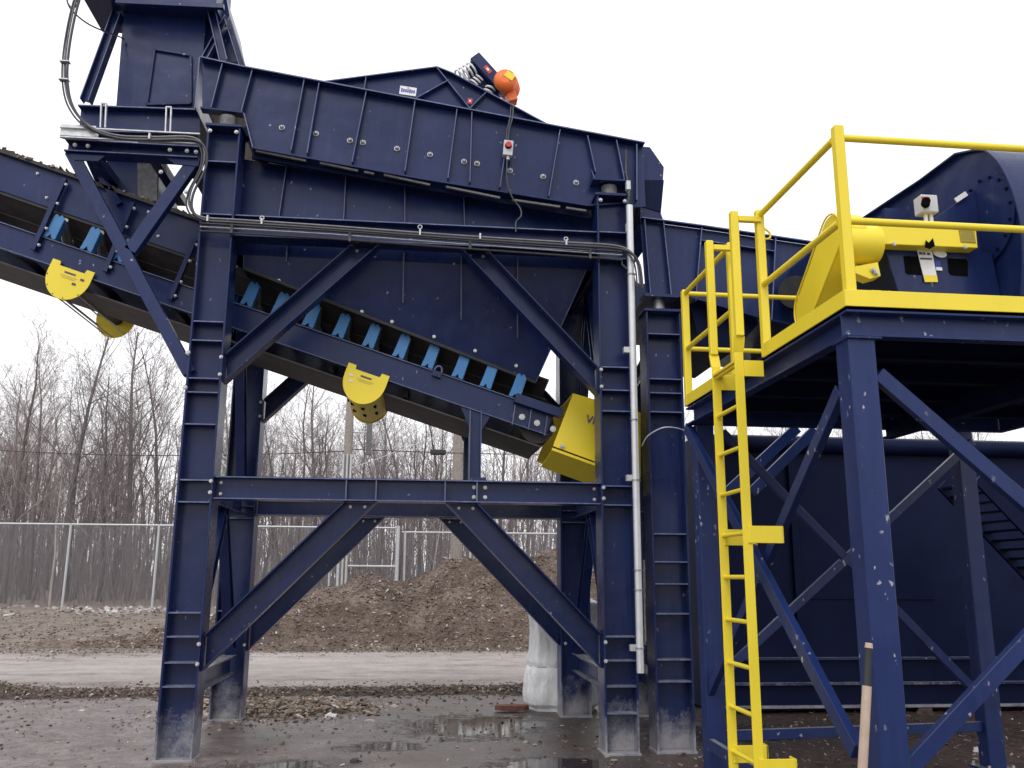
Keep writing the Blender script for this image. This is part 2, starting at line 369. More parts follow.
def scatter(name, mat, n, pos_fn, smin, smax, flat=.35, seed=1, long=2.0):
    rnd = random.Random(seed); b = MB(); V = []; Fc = []
    for _ in range(n):
        p = pos_fn(rnd)
        if p is None: continue
        s = smin+(smax-smin)*rnd.random()**2.5
        m = Matrix.Rotation(rnd.uniform(0, 2*pi), 3, 'Z') @ Matrix.Rotation(rnd.gauss(0, .45), 3, 'X') @ Matrix.Rotation(rnd.gauss(0, .45), 3, 'Y')
        l = s*rnd.uniform(.8, long); w = s*rnd.uniform(.4, .9); h = s*flat*rnd.uniform(.5, 1.2); o = len(V)
        q = [(-l, -w*.8, -h), (l*.8, -w, -h), (l, w*.7, -h), (-l*.7, w, -h), (-l*.6, -w*.5, h), (l*.7, -w*.4, h*.8), (l*.5, w*.6, h), (-l*.4, w*.5, h*.7)]
        V += [Vector(p)+m @ Vector(t)*.5 for t in q]
        Fc += [(o+3, o+2, o+1, o), (o+4, o+5, o+6, o+7), (o, o+1, o+5, o+4), (o+1, o+2, o+6, o+5), (o+2, o+3, o+7, o+6), (o+3, o, o+4, o+7)]
    b.v = V; b.f = Fc; b.sm = [False]*len(Fc)
    return tag(b.build(name, mat), kind='stuff')

# the big pile of wood mulch beyond the road
crest = sorted([(at(u, v, 24).x, at(u, v, 24).z) for u, v in ((185, 628), (215, 617), (255, 603), (300, 589), (345, 578), (400, 576), (440, 566), (480, 554), (520, 557), (560, 552), (620, 556), (690, 560))])
def crest_z(x):
    if x <= crest[0][0]: return crest[0][1]*max(0, 1-(crest[0][0]-x)/1.2)
    for (a, za), (b_, zb) in zip(crest, crest[1:]):
        if x <= b_: return za+(zb-za)*(x-a)/(b_-a)
    return max(0, crest[-1][1]*(1-(x-crest[-1][0])/6))
def pile_h(x, y):
    c = crest_z(x); edge = 20.3+.35*noise.noise(Vector((x*.7, 1, 0))) + .8*sstep(-3, -6, x)
    t = sstep(edge-.3, 24.2, y) if y < 24.2 else 1-sstep(24.6, 29, y)
    t = t**.8
    nz = noise.fractal(Vector((x*.55, y*.9, 2)), .75, 2.1, 7)*1.25
    kk = min(1, max(0, (c-.55)/.8)); rg = kk*(1-2*abs(noise.noise(Vector((x*.45+1.5, y*.75, 6)))))*.3+(1-2*abs(noise.noise(Vector((x*1.3, y*1.6, 3)))))*.1*(.4+.6*kk)
    return c*t-.34*kk*min(1, t*3)+(rg+.16*nz+.06*noise.noise(Vector((x*4, y*4, 0))))*min(1, t*3)-.03*(1-min(1, t*4))
def pile():
    b = MB(); xs = [-8.5+i*.11 for i in range(190)]; ys = [19.8+j*.11 for j in range(88)]; n = len(xs)
    b.add([(x, y, max(gz(x, y)*sstep(24, 31, y), 0)+pile_h(x, y)) for y in ys for x in xs],
          [(j*n+i, j*n+i+1, (j+1)*n+i+1, (j+1)*n+i) for j in range(len(ys)-1) for i in range(n-1)], True)
    o = b.build('mulch_pile', 'mulch'); tag(o, 'large brown heap of shredded wood mulch beyond the gravel road', 'mulch pile')
pile()
def on_pile(r):
    x = r.uniform(-7.5, 9); y = 20+5*r.random()
    if noise.noise(Vector((x*.8, y*.8, 5))) < -.12 and r.random() < .5: return None
    return (x, y, pile_h(x, y)+.01)
scatter('wood_chips', 'chips', 42000, on_pile, .012, .085, .4, 3)
# low berm of mulch along the near road edge
def berm_h(x):
    return (.17*sstep(-4.6, -7.2, x)+.035+.05*max(0, noise.noise(Vector((x*.8, 0, 4)))))*(1+.5*noise.noise(Vector((x*3, 1, 0))))
def bh(x, y):
    cy = 13.35+.22*noise.noise(Vector((x*.6, 7, 0))); w = .5+.35*sstep(-4, -7, x)
    return berm_h(x)*max(0, 1-((y-cy)/w)**2)
b = MB(); xs = [-12+i*.07 for i in range(270)]; ys = [12.3+j*.07 for j in range(30)]; n = len(xs)
b.add([(x, y, bh(x, y)*1.3+.03*noise.noise(Vector((x*5, y*5, 0)))*min(1, bh(x, y)*15)-.012) for y in ys for x in xs],
      [(j*n+i, j*n+i+1, (j+1)*n+i+1, (j+1)*n+i) for j in range(len(ys)-1) for i in range(n-1)], True)
tag(b.build('mulch_berm', 'mulch_dark'), kind='stuff')
def on_berm(r):
    x = r.uniform(-10, 6.5); y = 13.35+.22*noise.noise(Vector((x*.6, 7, 0)))+r.gauss(0, .33)
    return (x, y, bh(x, y)*1.3+.01)
scatter('wood_chips', 'chips', 9000, on_berm, .01, .06, .45, 5)
def chip_heap(r):
    x = r.gauss(-1.6, .55); y = r.gauss(11.75, .42); d = ((x+1.6)/1.1)**2+((y-11.75)/.75)**2
    return (x, y, max(0, .09*(1-d))+.01)
scatter('wood_chips', 'chips_light', 2600, chip_heap, .02, .085, .35, 6)
def on_yard(r):
    x = r.uniform(-7, 7); y = r.uniform(5.5, 13)
    if noise.noise(Vector((x*.5, y*.6, 9))) < .02 and r.random() < .75: return None
    return (x, y, .008)
scatter('yard_litter', 'chips', 6000, on_yard, .006, .045, .3, 8)
def on_yard2(r):
    return (r.uniform(-6, 8), r.uniform(7.5, 12.8), .006)
scatter('yard_litter', 'chips_light', 1200, on_yard2, .008, .04, .3, 18)
def on_far(r):
    x = r.uniform(-16, -2); y = r.gauss(29.6, 1.0)
    if noise.noise(Vector((x*.7, y*.7, 2))) < -.05: return None
    return (x, y, gz(x, y)+.02)
scatter('rubble', 'rubble', 2600, on_far, .02, .2, .6, 9, 1.8)
def on_road(r):
    y = 13.6+7*abs(r.gauss(0, .5))%1*r.choice((0, 1)) if r.random() < .4 else 20.9-abs(r.gauss(0, .9))
    return (r.uniform(-16, 8), y, .016)
scatter('road_litter', 'chips', 4500, on_road, .01, .06, .4, 12)
def on_dirt(r):
    x = r.uniform(-16, 6); y = 19.9+9*r.random()**1.3; return (x, y, gz(x, y)+.015)
scatter('dirt_clods', 'chips', 9000, on_dirt, .015, .09, .5, 10, 1.4)

# ------------------------------------------------------------------ support frame of the screen
FY, BY = 8.7, 10.98
CX1, CX2 = -2.05, 1.962
root = thing('support_frame', 'tall navy steel frame with four columns and knee braces under the vibrating screen', 'steel frame', (0, 9.8, 0))
def column(x, y, ztop, stiff, dust=True, rt=root, w=.3, d=.36, plates=True):
    b = MB().ib((x, y, .02), (x, y, ztop), d, w, (0, -1, 0), .014, .02)
    c = b.build('column', 'navy', rt, .003)
    for z in stiff: MB().box(x-d/2+.02, x+d/2-.02, y-w/2+.006, y+w/2-.006, z-.007, z+.007).build('stiffener', 'navy', c, .002)
    if plates:
        MB().box(x-d/2-.012, x+d/2+.012, y-w/2-.012, y+w/2+.012, -.01, .02).build('base_plate', 'navy', c, .003)
        MB().box(x-d/2-.02, x+d/2+.02, y-w/2-.02, y+w/2+.02, ztop, ztop+.03).build('cap_plate', 'navy', c, .003)
    return c
zc = lambda v, u=200: at(u, v, FY-.15).z
c1 = column(CX1, FY, at(225, 127, FY-.15).z, [zc(v) for v in (160, 213, 321, 340, 378, 392, 424, 480, 502, 613, 637, 663, 687)], d=.325)
zr = lambda v: at(615, v, FY-.15).z
c2 = column(CX2, FY, at(611, 196, FY-.15).z, [zr(v) for v in (232, 258, 367, 390, 411, 486, 505, 637, 661, 687, 714)], d=.325)
c3 = column(CX1-.02, BY, 6.0, [1.2, 2.4, 2.26, 4.4], w=.3)
c4 = column(CX2-.02, BY, 5.6, [1.2, 2.4, 2.26, 4.4], w=.3)
ZL1, ZL0, ZU1, ZU0 = 2.515, 2.3, 5.14, 4.915
def beam(y, z0, z1, x0, x1, name='beam'):
    c = MB().ib((x0, y, (z0+z1)/2), (x1, y, (z0+z1)/2), z1-z0, .22, (0, -1, 0), .01, .014).build(name, 'navy', root, .002); return c
xa, xb = CX1+.163, CX2-.163
bf = beam(FY, ZL0, ZL1, xa, xb); br = beam(BY, ZL0, ZL1, xa, xb)
uf = beam(FY, ZU0, ZU1, xa, xb); ur = beam(BY, ZU0, ZU1, xa, xb)
for u in (346, 376, 445, 477): 
    p = at(u, 492, FY-.1); MB().box(p.x-.006, p.x+.006, FY-.1, FY+.1, ZL0+.014, ZL1-.014).build('web_stiffener', 'navy', bf)
def brace(p0, p1, y, d=.2, w=.16, bolts=True, rt=root):
    a, b_ = Vector((p0[0], y, p0[1])), Vector((p1[0], y, p1[1]))
    o = MB().ib(a, b_, d, w, (0, -1, 0), .01, .013, 'C').build('knee_brace', 'navy', rt, .002)
    if bolts:
        ax = (b_-a).normalized(); u = ax.cross(Vector((0, -1, 0)))
    return o
def px(u, v, y=FY): p = at(u, v, y); return (p.x, p.z)
B = {}
B['ul'] = (px(372, 241), px(224, 371)); B['ur'] = (px(466, 243), px(597, 382))
B['ll'] = (px(362, 501), px(206, 651)); B['lr'] = (px(461, 503), px(598, 648))
tops = {'ul': ZU0, 'ur': ZU0, 'll': ZL0, 'lr': ZL0}
def clipped(k):   # run each brace from the underside of its beam to the column's face
    (x0, z0), (x1, z1) = B[k]; t = (tops[k]-.004-z0)/(z1-z0); X0 = x0+(x1-x0)*t
    xe = CX1+.168 if k[1] == 'l' else CX2-.168; t2 = (xe-x0)/(x1-x0); return (X0, tops[k]-.004), (xe, z0+(z1-z0)*t2)
for y in (FY, BY):
    for k in B:
        a, e = clipped(k); d = Vector((e[0]-a[0], 0, e[1]-a[1])).normalized()
        # pointed ends: polygon web and flanges cut flush with beam and column
        y0, y1 = y-.08, y+.08; hw = .1 if k[0] == 'u' else .112
        u = Vector((-d.z, 0, d.x)); A = Vector((a[0], 0, a[1])); E = Vector((e[0], 0, e[1]))
        def on_top(off): o = A+u*off; t = (a[1]-o.z)/d.z; return o+d*t
        def on_col(off): o = E+u*off; t = (e[0]-o.x)/d.x; return o+d*t
        q = MB(); W_ = lambda p, yy: Vector((p.x, yy, p.z))
        q.prism([W_(on_top(-hw), y1-.012), W_(on_top(hw), y1-.012), W_(on_col(hw), y1-.012), W_(on_col(-hw), y1-.012)], (0, .012, 0))
        for s in (-1, 1):
            o0, o1 = s*hw, s*(hw-.014)
            q.prism([W_(on_top(o0), y0), W_(on_top(o1), y0), W_(on_col(o1), y0), W_(on_col(o0), y0)], (0, y1-.012-y0, 0))
        br_ = q.build('knee_brace', 'navy', root, .002)
        for s in (-.045, .055):
            p = on_top(s)+d*.055; bolt((p.x, y+.066, p.z), br_, r=.011)
        for s in (-.06, .06):
            p = on_col(s); bolt((e[0]+(.02 if k[1] == 'r' else -.02), y-.153, p.z), br_, r=.0125, h=.024)
            
for x, s in ((xa, 1), (xb, -1)):
    for z in (ZL0+.055, ZL1-.055): bolt((x+s*.0-(.02*s), FY-.153, z), bf, r=.0125, h=.024); bolt((x+s*.045, FY-.012, z), bf, r=.011)
for u in (474, 485):
    for z in (ZL0+.06, ZL1-.06): bolt((at(u, 490, FY).x, FY-.012, z), bf, r=.014)
# side members running back to the rear columns
for x, s in ((CX1, 1), (CX2, -1)):
    ya, yb = FY+.152, BY-.152
    for (z, d) in ((2.4, .21), (5.02, .22), (.62, .2)):
        MB().ib((x, ya, z), (x, yb, z), d, .16, (s, 0, 0), .01, .014).build('side_beam', 'navy', root, .002)
    for z0, z1 in ((.75, 2.28), (2.53, 4.88)):
        MB().ib((x, ya+.01, z0), (x, 9.84, z1), .15, .1, (s, 0, 0), .01, .012, 'C').build('side_brace', 'navy', root, .002)
        MB().ib((x, yb-.01, z0), (x, 9.84, z1), .15, .1, (s, 0, 0), .01, .012, 'C').build('side_brace', 'navy', root, .002)
for c, x, zt in ((c1, CX1, at(225, 127, FY-.15).z), (c2, CX2, at(611, 196, FY-.15).z)):
    for dx in (-.13, .13): bolt((x+dx, FY-.17, zt-.06), c, r=.014)
for v in (385, 400):  pass
for v in (353, 388): bolt((CX1-.165, FY-.153, zc(v)), c1, r=.016)
# rubber bearings on the columns
for (x, z) in ((CX1, at(225, 127, FY-.15).z+.03), (CX2, at(611, 196, FY-.15).z+.03)):
    m = thing('rubber_mount', 'grey rubber mount under the %s end of the screen box' % ('taller left' if x < 0 else 'lower right'), 'rubber mount', (x, FY, z), 'rubber mounts carrying the screen')
    zt = (at(225, 112, FY-.1) if x < 0 else at(608, 182, FY-.1)).z-.012
    MB().cyl((x, FY, z), (x, FY, zt), .085, 20).build('rubber_block', 'scale', m)
    MB().cyl((x, FY, z), (x, FY, z+.012), .1, 20).build('base_washer', 'scale', m)

# ------------------------------------------------------------------ vibrating screen box
SY, SY2 = 8.74, 10.9
sc = thing('vibrating_screen', 'long navy ribbed screen box carried on top of the tall frame', 'vibrating screen', (0, 9.8, 5.9))
def P(u, v, y=SY): return at(u, v, y)
side = [P(200, 57, SY-.1), P(240, 66, SY-.1), P(320, 81, SY-.1), P(480, 112, SY-.1), P(645, 143, SY-.1), P(648, 203, SY-.1), P(588, 206, SY-.1), P(420, 179, SY-.1), P(252, 148, SY-.1), P(243, 113, SY-.1), P(200, 108, SY-.1)]
for y, s in ((SY, 1), (SY2-.012, 1)):
    MB().prism([Vector((p.x, y, p.z)) for p in side], (0, .012, 0)).build('side_plate', 'navy', sc, .002)
def strip(pts, w0, w1, t, name, mat='navy', par=None, y=None):
    """flange strip following a polyline, standing off the side plate from y=w0 to w1"""
    for a, e in zip(pts, pts[1:]):
        q = MB(); d = (e-a); n = Vector((-d.z, 0, d.x)).normalized()*t
        q.prism([Vector((a.x, w0, a.z)), Vector((e.x, w0, e.z)), Vector((e.x, w0, e.z))+n, Vector((a.x, w0, a.z))+n], (0, w1-w0, 0))
        q.build(name, mat, par or sc, .002)
strip([side[0], side[1], side[4]], SY-.1, SY+.02, .016, 'top_flange')
strip([side[8], side[7], side[6], P(632, 203, SY-.1)], SY-.1, SY-.002, .018, 'bottom_flange')
strip([side[9], side[8]], SY-.1, SY-.002, .016, 'bottom_flange')
strip([side[10], side[9]], SY-.1, SY-.002, .02, 'foot_flange')
def rib(u0, v0, u1, v1, w=.085, t=.014, y=SY, par=None):
    a, e = P(u0, v0, y-w), P(u1, v1, y-w); a = a+(a-e)*.03
    MB().bar((a.x, y-w/2, a.z), (e.x, y-w/2, e.z), t, w, (0, -1, 0)).build('rib', 'navy', par or sc, .004)
for r_ in ((222, 64, 211, 107), (252, 70, 241, 112), (304, 80, 291, 150), (319, 83, 307, 153), (366, 92, 352, 162), (415, 101, 405, 171), (457, 110, 448, 178),
           (472, 113, 470, 182), (510, 121, 500, 187), (560, 131, 549, 196), (588, 136, 596, 172), (617, 141, 629, 200), (637, 145, 637, 200)): rib(*r_)
for u, v in ((282, 128), (316, 134), (350, 141), (363, 143), (397, 149), (430, 155), (464, 162), (477, 164), (510, 171), (543, 177), (576, 183)):
    p = P(u, v, SY); b = MB(); b.cyl(p+Vector((0, .004, 0)), p+Vector((0, -.012, 0)), .03, 16); b.tube([p+Vector((0, -.01, 0)), p+Vector((0, -.03, 0)), p+Vector((0, -.045, 0))], [.024, .02, .006], 12)
    b.build('stud', 'bolt', sc)
fp = at(608, 181, FY-.12); MB().box(CX2-.2, CX2+.2, FY-.14, SY-.0, fp.z-.0, fp.z+.02).build('foot_plate', 'navy', sc, .002)
for dx in (-.18, .18): MB().prism([(CX2+dx-.006, SY-.002, fp.z+.02), (CX2+dx-.006, FY-.13, fp.z+.02), (CX2+dx-.006, SY-.002, fp.z+.2)], (.012, 0, 0)).build('foot_gusset', 'navy', sc)
# slotted wear strip under the bottom flange
for u0, v0, u1, v1 in ((256, 151, 306, 161), (320, 163, 358, 171), (364, 172, 374, 174), (384, 175, 430, 185), (446, 187, 500, 198), (512, 200, 560, 207), (566, 208, 586, 211)):
    a, e = P(u0, v0, SY-.06), P(u1, v1, SY-.06); MB().bar(a, e, .02, .03).build('wear_strip', 'scale', sc)
a, e = P(252, 153, SY), P(590, 214, SY); MB().bar(a+Vector((0, .03, -.02)), e+Vector((0, .03, -.02)), .06, .04).build('lower_rail', 'navy_dark', sc)
# deck plate inside, cross tubes, end walls
q = MB(); tp = [P(205, 70), P(640, 160)]
q.prism([Vector((tp[0].x, SY+.014, tp[0].z-.35)), Vector((tp[1].x, SY+.014, tp[1].z-.35)), Vector((tp[1].x, SY+.014, tp[1].z-.33)), Vector((tp[0].x, SY+.014, tp[0].z-.33))], (0, SY2-SY-.03, 0)); q.build('screen_deck', 'steel', sc)
for u, v in ((250, 130), (350, 145), (450, 165), (550, 185)):
    p = P(u, v); MB().cyl((p.x, SY+.014, p.z), (p.x, SY2-.014, p.z), .07, 14).build('cross_tube', 'navy_dark', sc)
p = P(200, 57); MB().box(p.x-.012, p.x, SY, SY2, P(200, 108).z, p.z).build('end_plate', 'navy', sc)
# triangular exciter bridge on top
TY = SY+.08
tri = [P(322, 82, TY-.07), P(437, 67, TY-.07), P(452, 73, TY-.07), P(552, 127, TY-.07)]
for p in tri: p.y = TY
MB().prism(tri, (0, .012, 0)).build('bridge_plate', 'navy', sc, .002)
MB().prism([Vector((p.x, SY2-.15, p.z)) for p in tri], (0, .012, 0)).build('bridge_plate', 'navy', sc, .002)
strip([tri[0], tri[1], tri[2], tri[3]], TY-.07, TY+.02, .014, 'bridge_flange')
for a in ((366, 77, 364, 90), (448, 80, 416, 98), (437, 67, 470, 108), (486, 92, 470, 108)): rib(*a, w=.07, y=TY)
q = MB(); 
q.prism([tri[1]+Vector((0, .012, 0)), tri[2]+Vector((0, .012, 0)), tri[3]+Vector((0, .012, 0)), tri[3]+Vector((0, .012, -.02)), tri[1]+Vector((0, .012, -.02))], (0, SY2-TY-.2, 0)); q.build('bridge_top', 'navy', sc)
# decal
p = P(408, 91, TY-.003); dd = (P(430, 94, TY)-P(390, 88, TY)).normalized(); uu = Vector((-dd.z, 0, dd.x))
MB().obox(p, dd*.09, uu*.05, Vector((0, .0025, 0))).build('decal', 'white', sc)
for i in range(7): MB().obox(p+dd*(-.066+i*.022)+uu*-.002+Vector((0, -.004, 0)), dd*.008, uu*(.018 if i not in (0, 4) else .024), Vector((0, .001, 0))).build('decal_mark', 'text', sc)
MB().obox(p+dd*.0+uu*.034+Vector((0, -.004, 0)), dd*.01, uu*.006, Vector((0, .001, 0))).build('decal_mark', 'red', sc)
for u, v, y in ((470, 101, TY-.06),):
    p = P(u, v, y); MB().obox(p, dd*.025, uu*.03, Vector((0, .003, 0))).build('warning_label', 'red', sc); MB().obox(p+Vector((0, -.004, 0)), dd*.009, uu*.01, Vector((0, .001, 0))).build('warning_label', 'white', sc)
# right end housing
EY = SY+.12
hp = [P(638, 146, EY), P(650, 147, EY), P(664, 167, EY), P(663, 181, EY), P(661, 213, EY), P(664, 222, EY), P(640, 222, EY)]
MB().prism(hp, (0, SY2-EY-.1, 0)).build('discharge_hood', 'navy', sc, .003)
MB().prism([P(642, 180, EY-.012), P(664, 180, EY-.012), P(661, 212, EY-.012), P(640, 206, EY-.012)], (0, .011, 0)).build('rubber_flap', 'navy_dark', sc)
# exciter: springs, block, orange motor
ex = thing('exciter_block', 'navy spring mounted block tilted on top of the screen bridge', 'exciter', tuple(P(480, 95, 9.0)))
XY = 9.0
a, e = P(474, 60, XY), P(503, 92, XY); MB().bar(a, e, .13, .2).build('block_body', 'navy', ex, .006)
MB().prism([P(470, 62, XY-.02), P(497, 94, XY-.02), P(487, 96, XY-.02), P(468, 76, XY-.02)], (0, .16, 0)).build('block_bracket', 'navy_dark', ex)
p = (a*.55+e*.45)+Vector((0, -.103, 0)); d3 = (e-a).normalized(); u3 = Vector((-d3.z, 0, d3.x))
MB().obox(p, d3*.05, u3*.025, Vector((0, .002, 0))).build('warning_label', 'red', ex); MB().obox(p+Vector((0, -.003, 0)), d3*.018, u3*.012, Vector((0, .001, 0))).build('warning_label', 'white', ex)
def spring(p0, p1, r, turns, wr, par):
    p0, p1 = Vector(p0), Vector(p1); ax = p1-p0; t = ax.normalized(); o = t.orthogonal().normalized(); b_ = t.cross(o); n = turns*14
    MB().tube([p0+ax*i/n+(o*cos(2*pi*i/14)+b_*sin(2*pi*i/14))*r for i in range(n+1)], wr, 6).build('coil_spring', 'white', par)
spring(P(459, 77, XY), P(474, 68, XY), .08, 4, .012, ex)
spring(P(472, 87, XY+.05), P(480, 80, XY+.05), .08, 3, .012, ex)
spring(P(486, 95, XY), P(491, 88, XY), .055, 2, .012, ex)
mo = thing('exciter_motor', 'orange electric motor with yellow plate bolted beside the navy block', 'motor', tuple(P(505, 100, XY)))
def disc_at(u, v, y): return P(u, v, y)
m0 = P(505, 79, XY-.16); m1 = P(509, 90, XY+.2)
MB().tube([m0+Vector((0, -.02, 0)), m0+Vector((0, 0, 0)), m0+Vector((0, .03, 0)), m1], [.05, .115, .125, .125], 28).build('motor_body', 'orange', mo)
for k in range(5):
    c = m0.lerp(m1, .3+.13*k); MB().cyl(c, c+Vector((0, .012, 0)), .135, 24).build('cooling_fin', 'orange', mo)
MB().obox(m0+Vector((.05, -.022, .035)), (.045, 0, -.03), (.022, 0, .033), (0, .003, 0)).build('name_plate', 'yellow', mo)
MB().bar(P(508, 88, XY), P(513, 103, XY), .1, .14).build('motor_foot', 'orange', mo, .004)
# e-stop box with cord on the screen side
es = thing('stop_button_box', 'small grey box with a red button hanging on the screen side', 'switch box', tuple(P(508, 160, SY-.1)))
p = P(508, 149, SY-.12); MB().obox(p, (.05, 0, -.004), (0, .035, 0), (.006, 0, .085)).build('box_body', 'grey', es, .004)
MB().cyl(p+Vector((.0, -.035, .02)), p+Vector((0, -.05, .02)), .036, 16).build('collar', 'black', es); MB().cyl(p+Vector((0, -.05, .02)), p+Vector((0, -.075, .02)), .03, 16).build('button', 'red', es)
MB().cyl(p+Vector((.0, 0, -.085)), p+Vector((0, 0, -.125)), .018, 10).build('cable_gland', 'grey', es)
for k, dx in enumerate((-.012, .014)):
    MB().tube(smooth_path([P(512, 104, SY+.05)+Vector((dx, 0, 0)), P(511, 118, SY-.11)+Vector((dx, 0, 0)), P(508, 130, SY-.115)+Vector((dx, 0, 0)), P(507, 141, SY-.12)+Vector((dx, 0, 0))]), .008, 6).build('cord', 'cable', es)
MB().tube(smooth_path([P(507, 160, SY-.12), P(507, 180, SY-.13), P(512, 197, SY-.14), P(520, 208, SY-.15), P(521, 216, SY-.18), P(516, 222, SY-.18), P(516, 232, SY-.2)]), .009, 6).build('cord', 'cable', es)

# ------------------------------------------------------------------ hopper under the screen
hy = 9.0
ho = thing('collecting_hopper', 'big navy tapered hopper hanging below the screen box inside the frame', 'hopper', (0, 9.9, 4.0))
x0, x1 = CX1+.02, CX2-.05
zt0, zt1 = 5.98, 5.50
q = MB(); fr = [Vector((x0, hy, 5.95)), Vector((x1, hy, 5.46)), Vector((x1, hy, 4.86)), Vector((x0, hy, 4.86))]
q.prism(fr, (0, .012, 0)); q.build('upper_panel', 'navy', ho)
MB().prism([p+Vector((0, 1.7, 0)) for p in fr], (0, .012, 0)).build('upper_panel', 'navy', ho)
for x in (x0, x1-.012): MB().box(x, x+.012, hy+.013, hy+1.69, 4.86, 5.44).build('end_panel', 'navy', ho)
for a in ((287, 163, 278, 222), (346, 174, 343, 232), (405, 185, 405, 238), (464, 196, 465, 240)): rib(*a, w=.07, y=hy, par=ho)
def convz(x): return 4.44-.32*(x+2)
# tapering lower part: front sheet down to the conveyor skirt, sloping right end
x0, x1 = CX1+.2, CX2-.2
A0, A1 = Vector((x0, hy, 4.86)), Vector((x1, hy, 4.86)); L0 = Vector((x0, 9.03, convz(x0)+.33)); L1 = at(535, 383, 9.34); L0.y = hy+(L1.y-hy)*(4.86-L0.z)/(4.86-L1.z)
A2, A3 = A0+Vector((0, 1.7, 0)), A1+Vector((0, 1.7, 0)); L3 = L1+Vector((0, .95, 0)); L2 = Vector((L0.x, A2.y-(A2.y-L3.y)*(4.86-L0.z)/(4.86-L1.z), L0.z))
def sheet(pts, t=(0, .01, 0)): return MB().prism(pts, t)
sheet([A0, A1, L1, L0]).build('front_sheet', 'navy', ho); sheet([A2, A3, L3, L2]).build('back_sheet', 'navy', ho)
sheet([A1, A3, L3, L1], (.01, 0, 0)).build('sloping_end', 'navy', ho); sheet([A0, A2, L2, L0], (-.01, 0, 0)).build('end_sheet', 'navy', ho)
def on_front(u, v):   # point where a sight line meets the front sheet
    n = (A1-A0).cross(L0-A0); d = ray(u, v); o = Vector((0, 0, CH)); t = (A0-o).dot(n)/d.dot(n); return o+d*t
for u0, v0, u1, v1 in ((404, 246, 403, 303), (461, 246, 461, 320), (517, 252, 517, 338), (288, 240, 287, 262)):
    MB().bar(on_front(u0, v0)+Vector((0, -.03, 0)), on_front(u1, v1)+Vector((0, -.006, 0)), .014, .07).build('stay_rib', 'navy', ho)
MB().bar(L0+Vector((0, -.02, 0)), L1+Vector((0, -.02, 0)), .03, .05).build('lower_angle', 'rubber', ho)
for u, v in ((236, 267), (279, 281), (362, 312), (392, 322), (434, 337), (475, 351), (516, 366)):
    bolt(on_front(u, v)+Vector((0, -.012, 0)), ho, r=.013, h=.012)

# ------------------------------------------------------------------ belt conveyor
cv = thing('belt_conveyor', 'navy inclined belt conveyor with blue idler brackets running up to the left under the hopper', 'conveyor', (1.4, 9.85, 2.4))
DV = Vector((1, 0, -.32)).normalized(); NV = Vector((.32, 0, 1)).normalized(); O = Vector((-2, 0, 4.44))
def cp(s, n, y): return O+DV*s+NV*n+Vector((0, y, 0))
NYc, FYc = 9.3, 10.4
S0, S1 = -8.2, 3.62
def cbox(s0, s1, n0, n1, y0, y1): return MB().obox((cp(s0, n0, y0)+cp(s1, n1, y1))/2, DV*abs(s1-s0)/2, (0, abs(y1-y0)/2, 0), NV*abs(n1-n0)/2)
for y, sd in ((NYc, -1), (FYc, 1)):
    MB().ib(cp(S0, -.135, y), cp(S1, -.135, y), .27, .07, (0, -1, 0), .01, .012).build('side_channel', 'navy', cv, .002)
cbox(S0, S1-.1, .17, .185, NYc+.32, FYc-.32).build('carrying_belt', 'belt', cv)
for y0, y1, n0, n1 in ((NYc+.06, NYc+.32, .33, .18), (FYc-.06, FYc-.32, .33, .18)):
    MB().prism([cp(S0, n0, y0), cp(S1-.15, n0, y0), cp(S1-.15, n1, y1), cp(S0, n1, y1)], NV*.014).build('belt_edge', 'belt', cv)
cbox(S0, S1-.02, -.4, -.385, NYc+.05, FYc-.05).build('return_belt', 'belt', cv)
# skirt boards
for y, t in ((NYc+.02, 1), (FYc-.03, 1)):
    cbox(S0, -.15, .33, .73, y, y+.012).build('skirt_board', 'navy', cv, .002)
    cbox(S0, -.15, .715, .75, y-.06, y+.05).build('skirt_top', 'rubber', cv)
    cbox(S0, 3.35, .3, .40, y+.015, y+.035).build('skirt_rubber', 'rubber', cv)
for s in [-8.02+.62*i for i in range(13)]: bolt(cp(s, .64, NYc+.015), cv, r=.011); bolt(cp(s+.2, .42, NYc+.015), cv, r=.011)
# posts between channel and skirt
for (u0, v0, u1, v1) in ((65, 179, 33, 250), (133, 203, 105, 272), (195, 240, 170, 300)):
    a, e = at(u0, v0, NYc-.05), at(u1, v1, NYc-.05); po = MB().bar(a, e, .05, .05).build('skirt_post', 'navy', cv, .002)
    for t in (.08, .35, .7, .93): bolt(a.lerp(e, t)+Vector((.035, 0, .0)), cv, r=.012)
def on_skirt(r):
    s_ = r.uniform(S0, -.2); k = noise.noise(Vector((s_*3, 0, 1)))
    return tuple(cp(s_, .755+.02*max(0, k), NYc+.02+r.gauss(0, .03)))
scatter('belt_debris', 'chips', 2600, on_skirt, .01, .07, .5, 31)
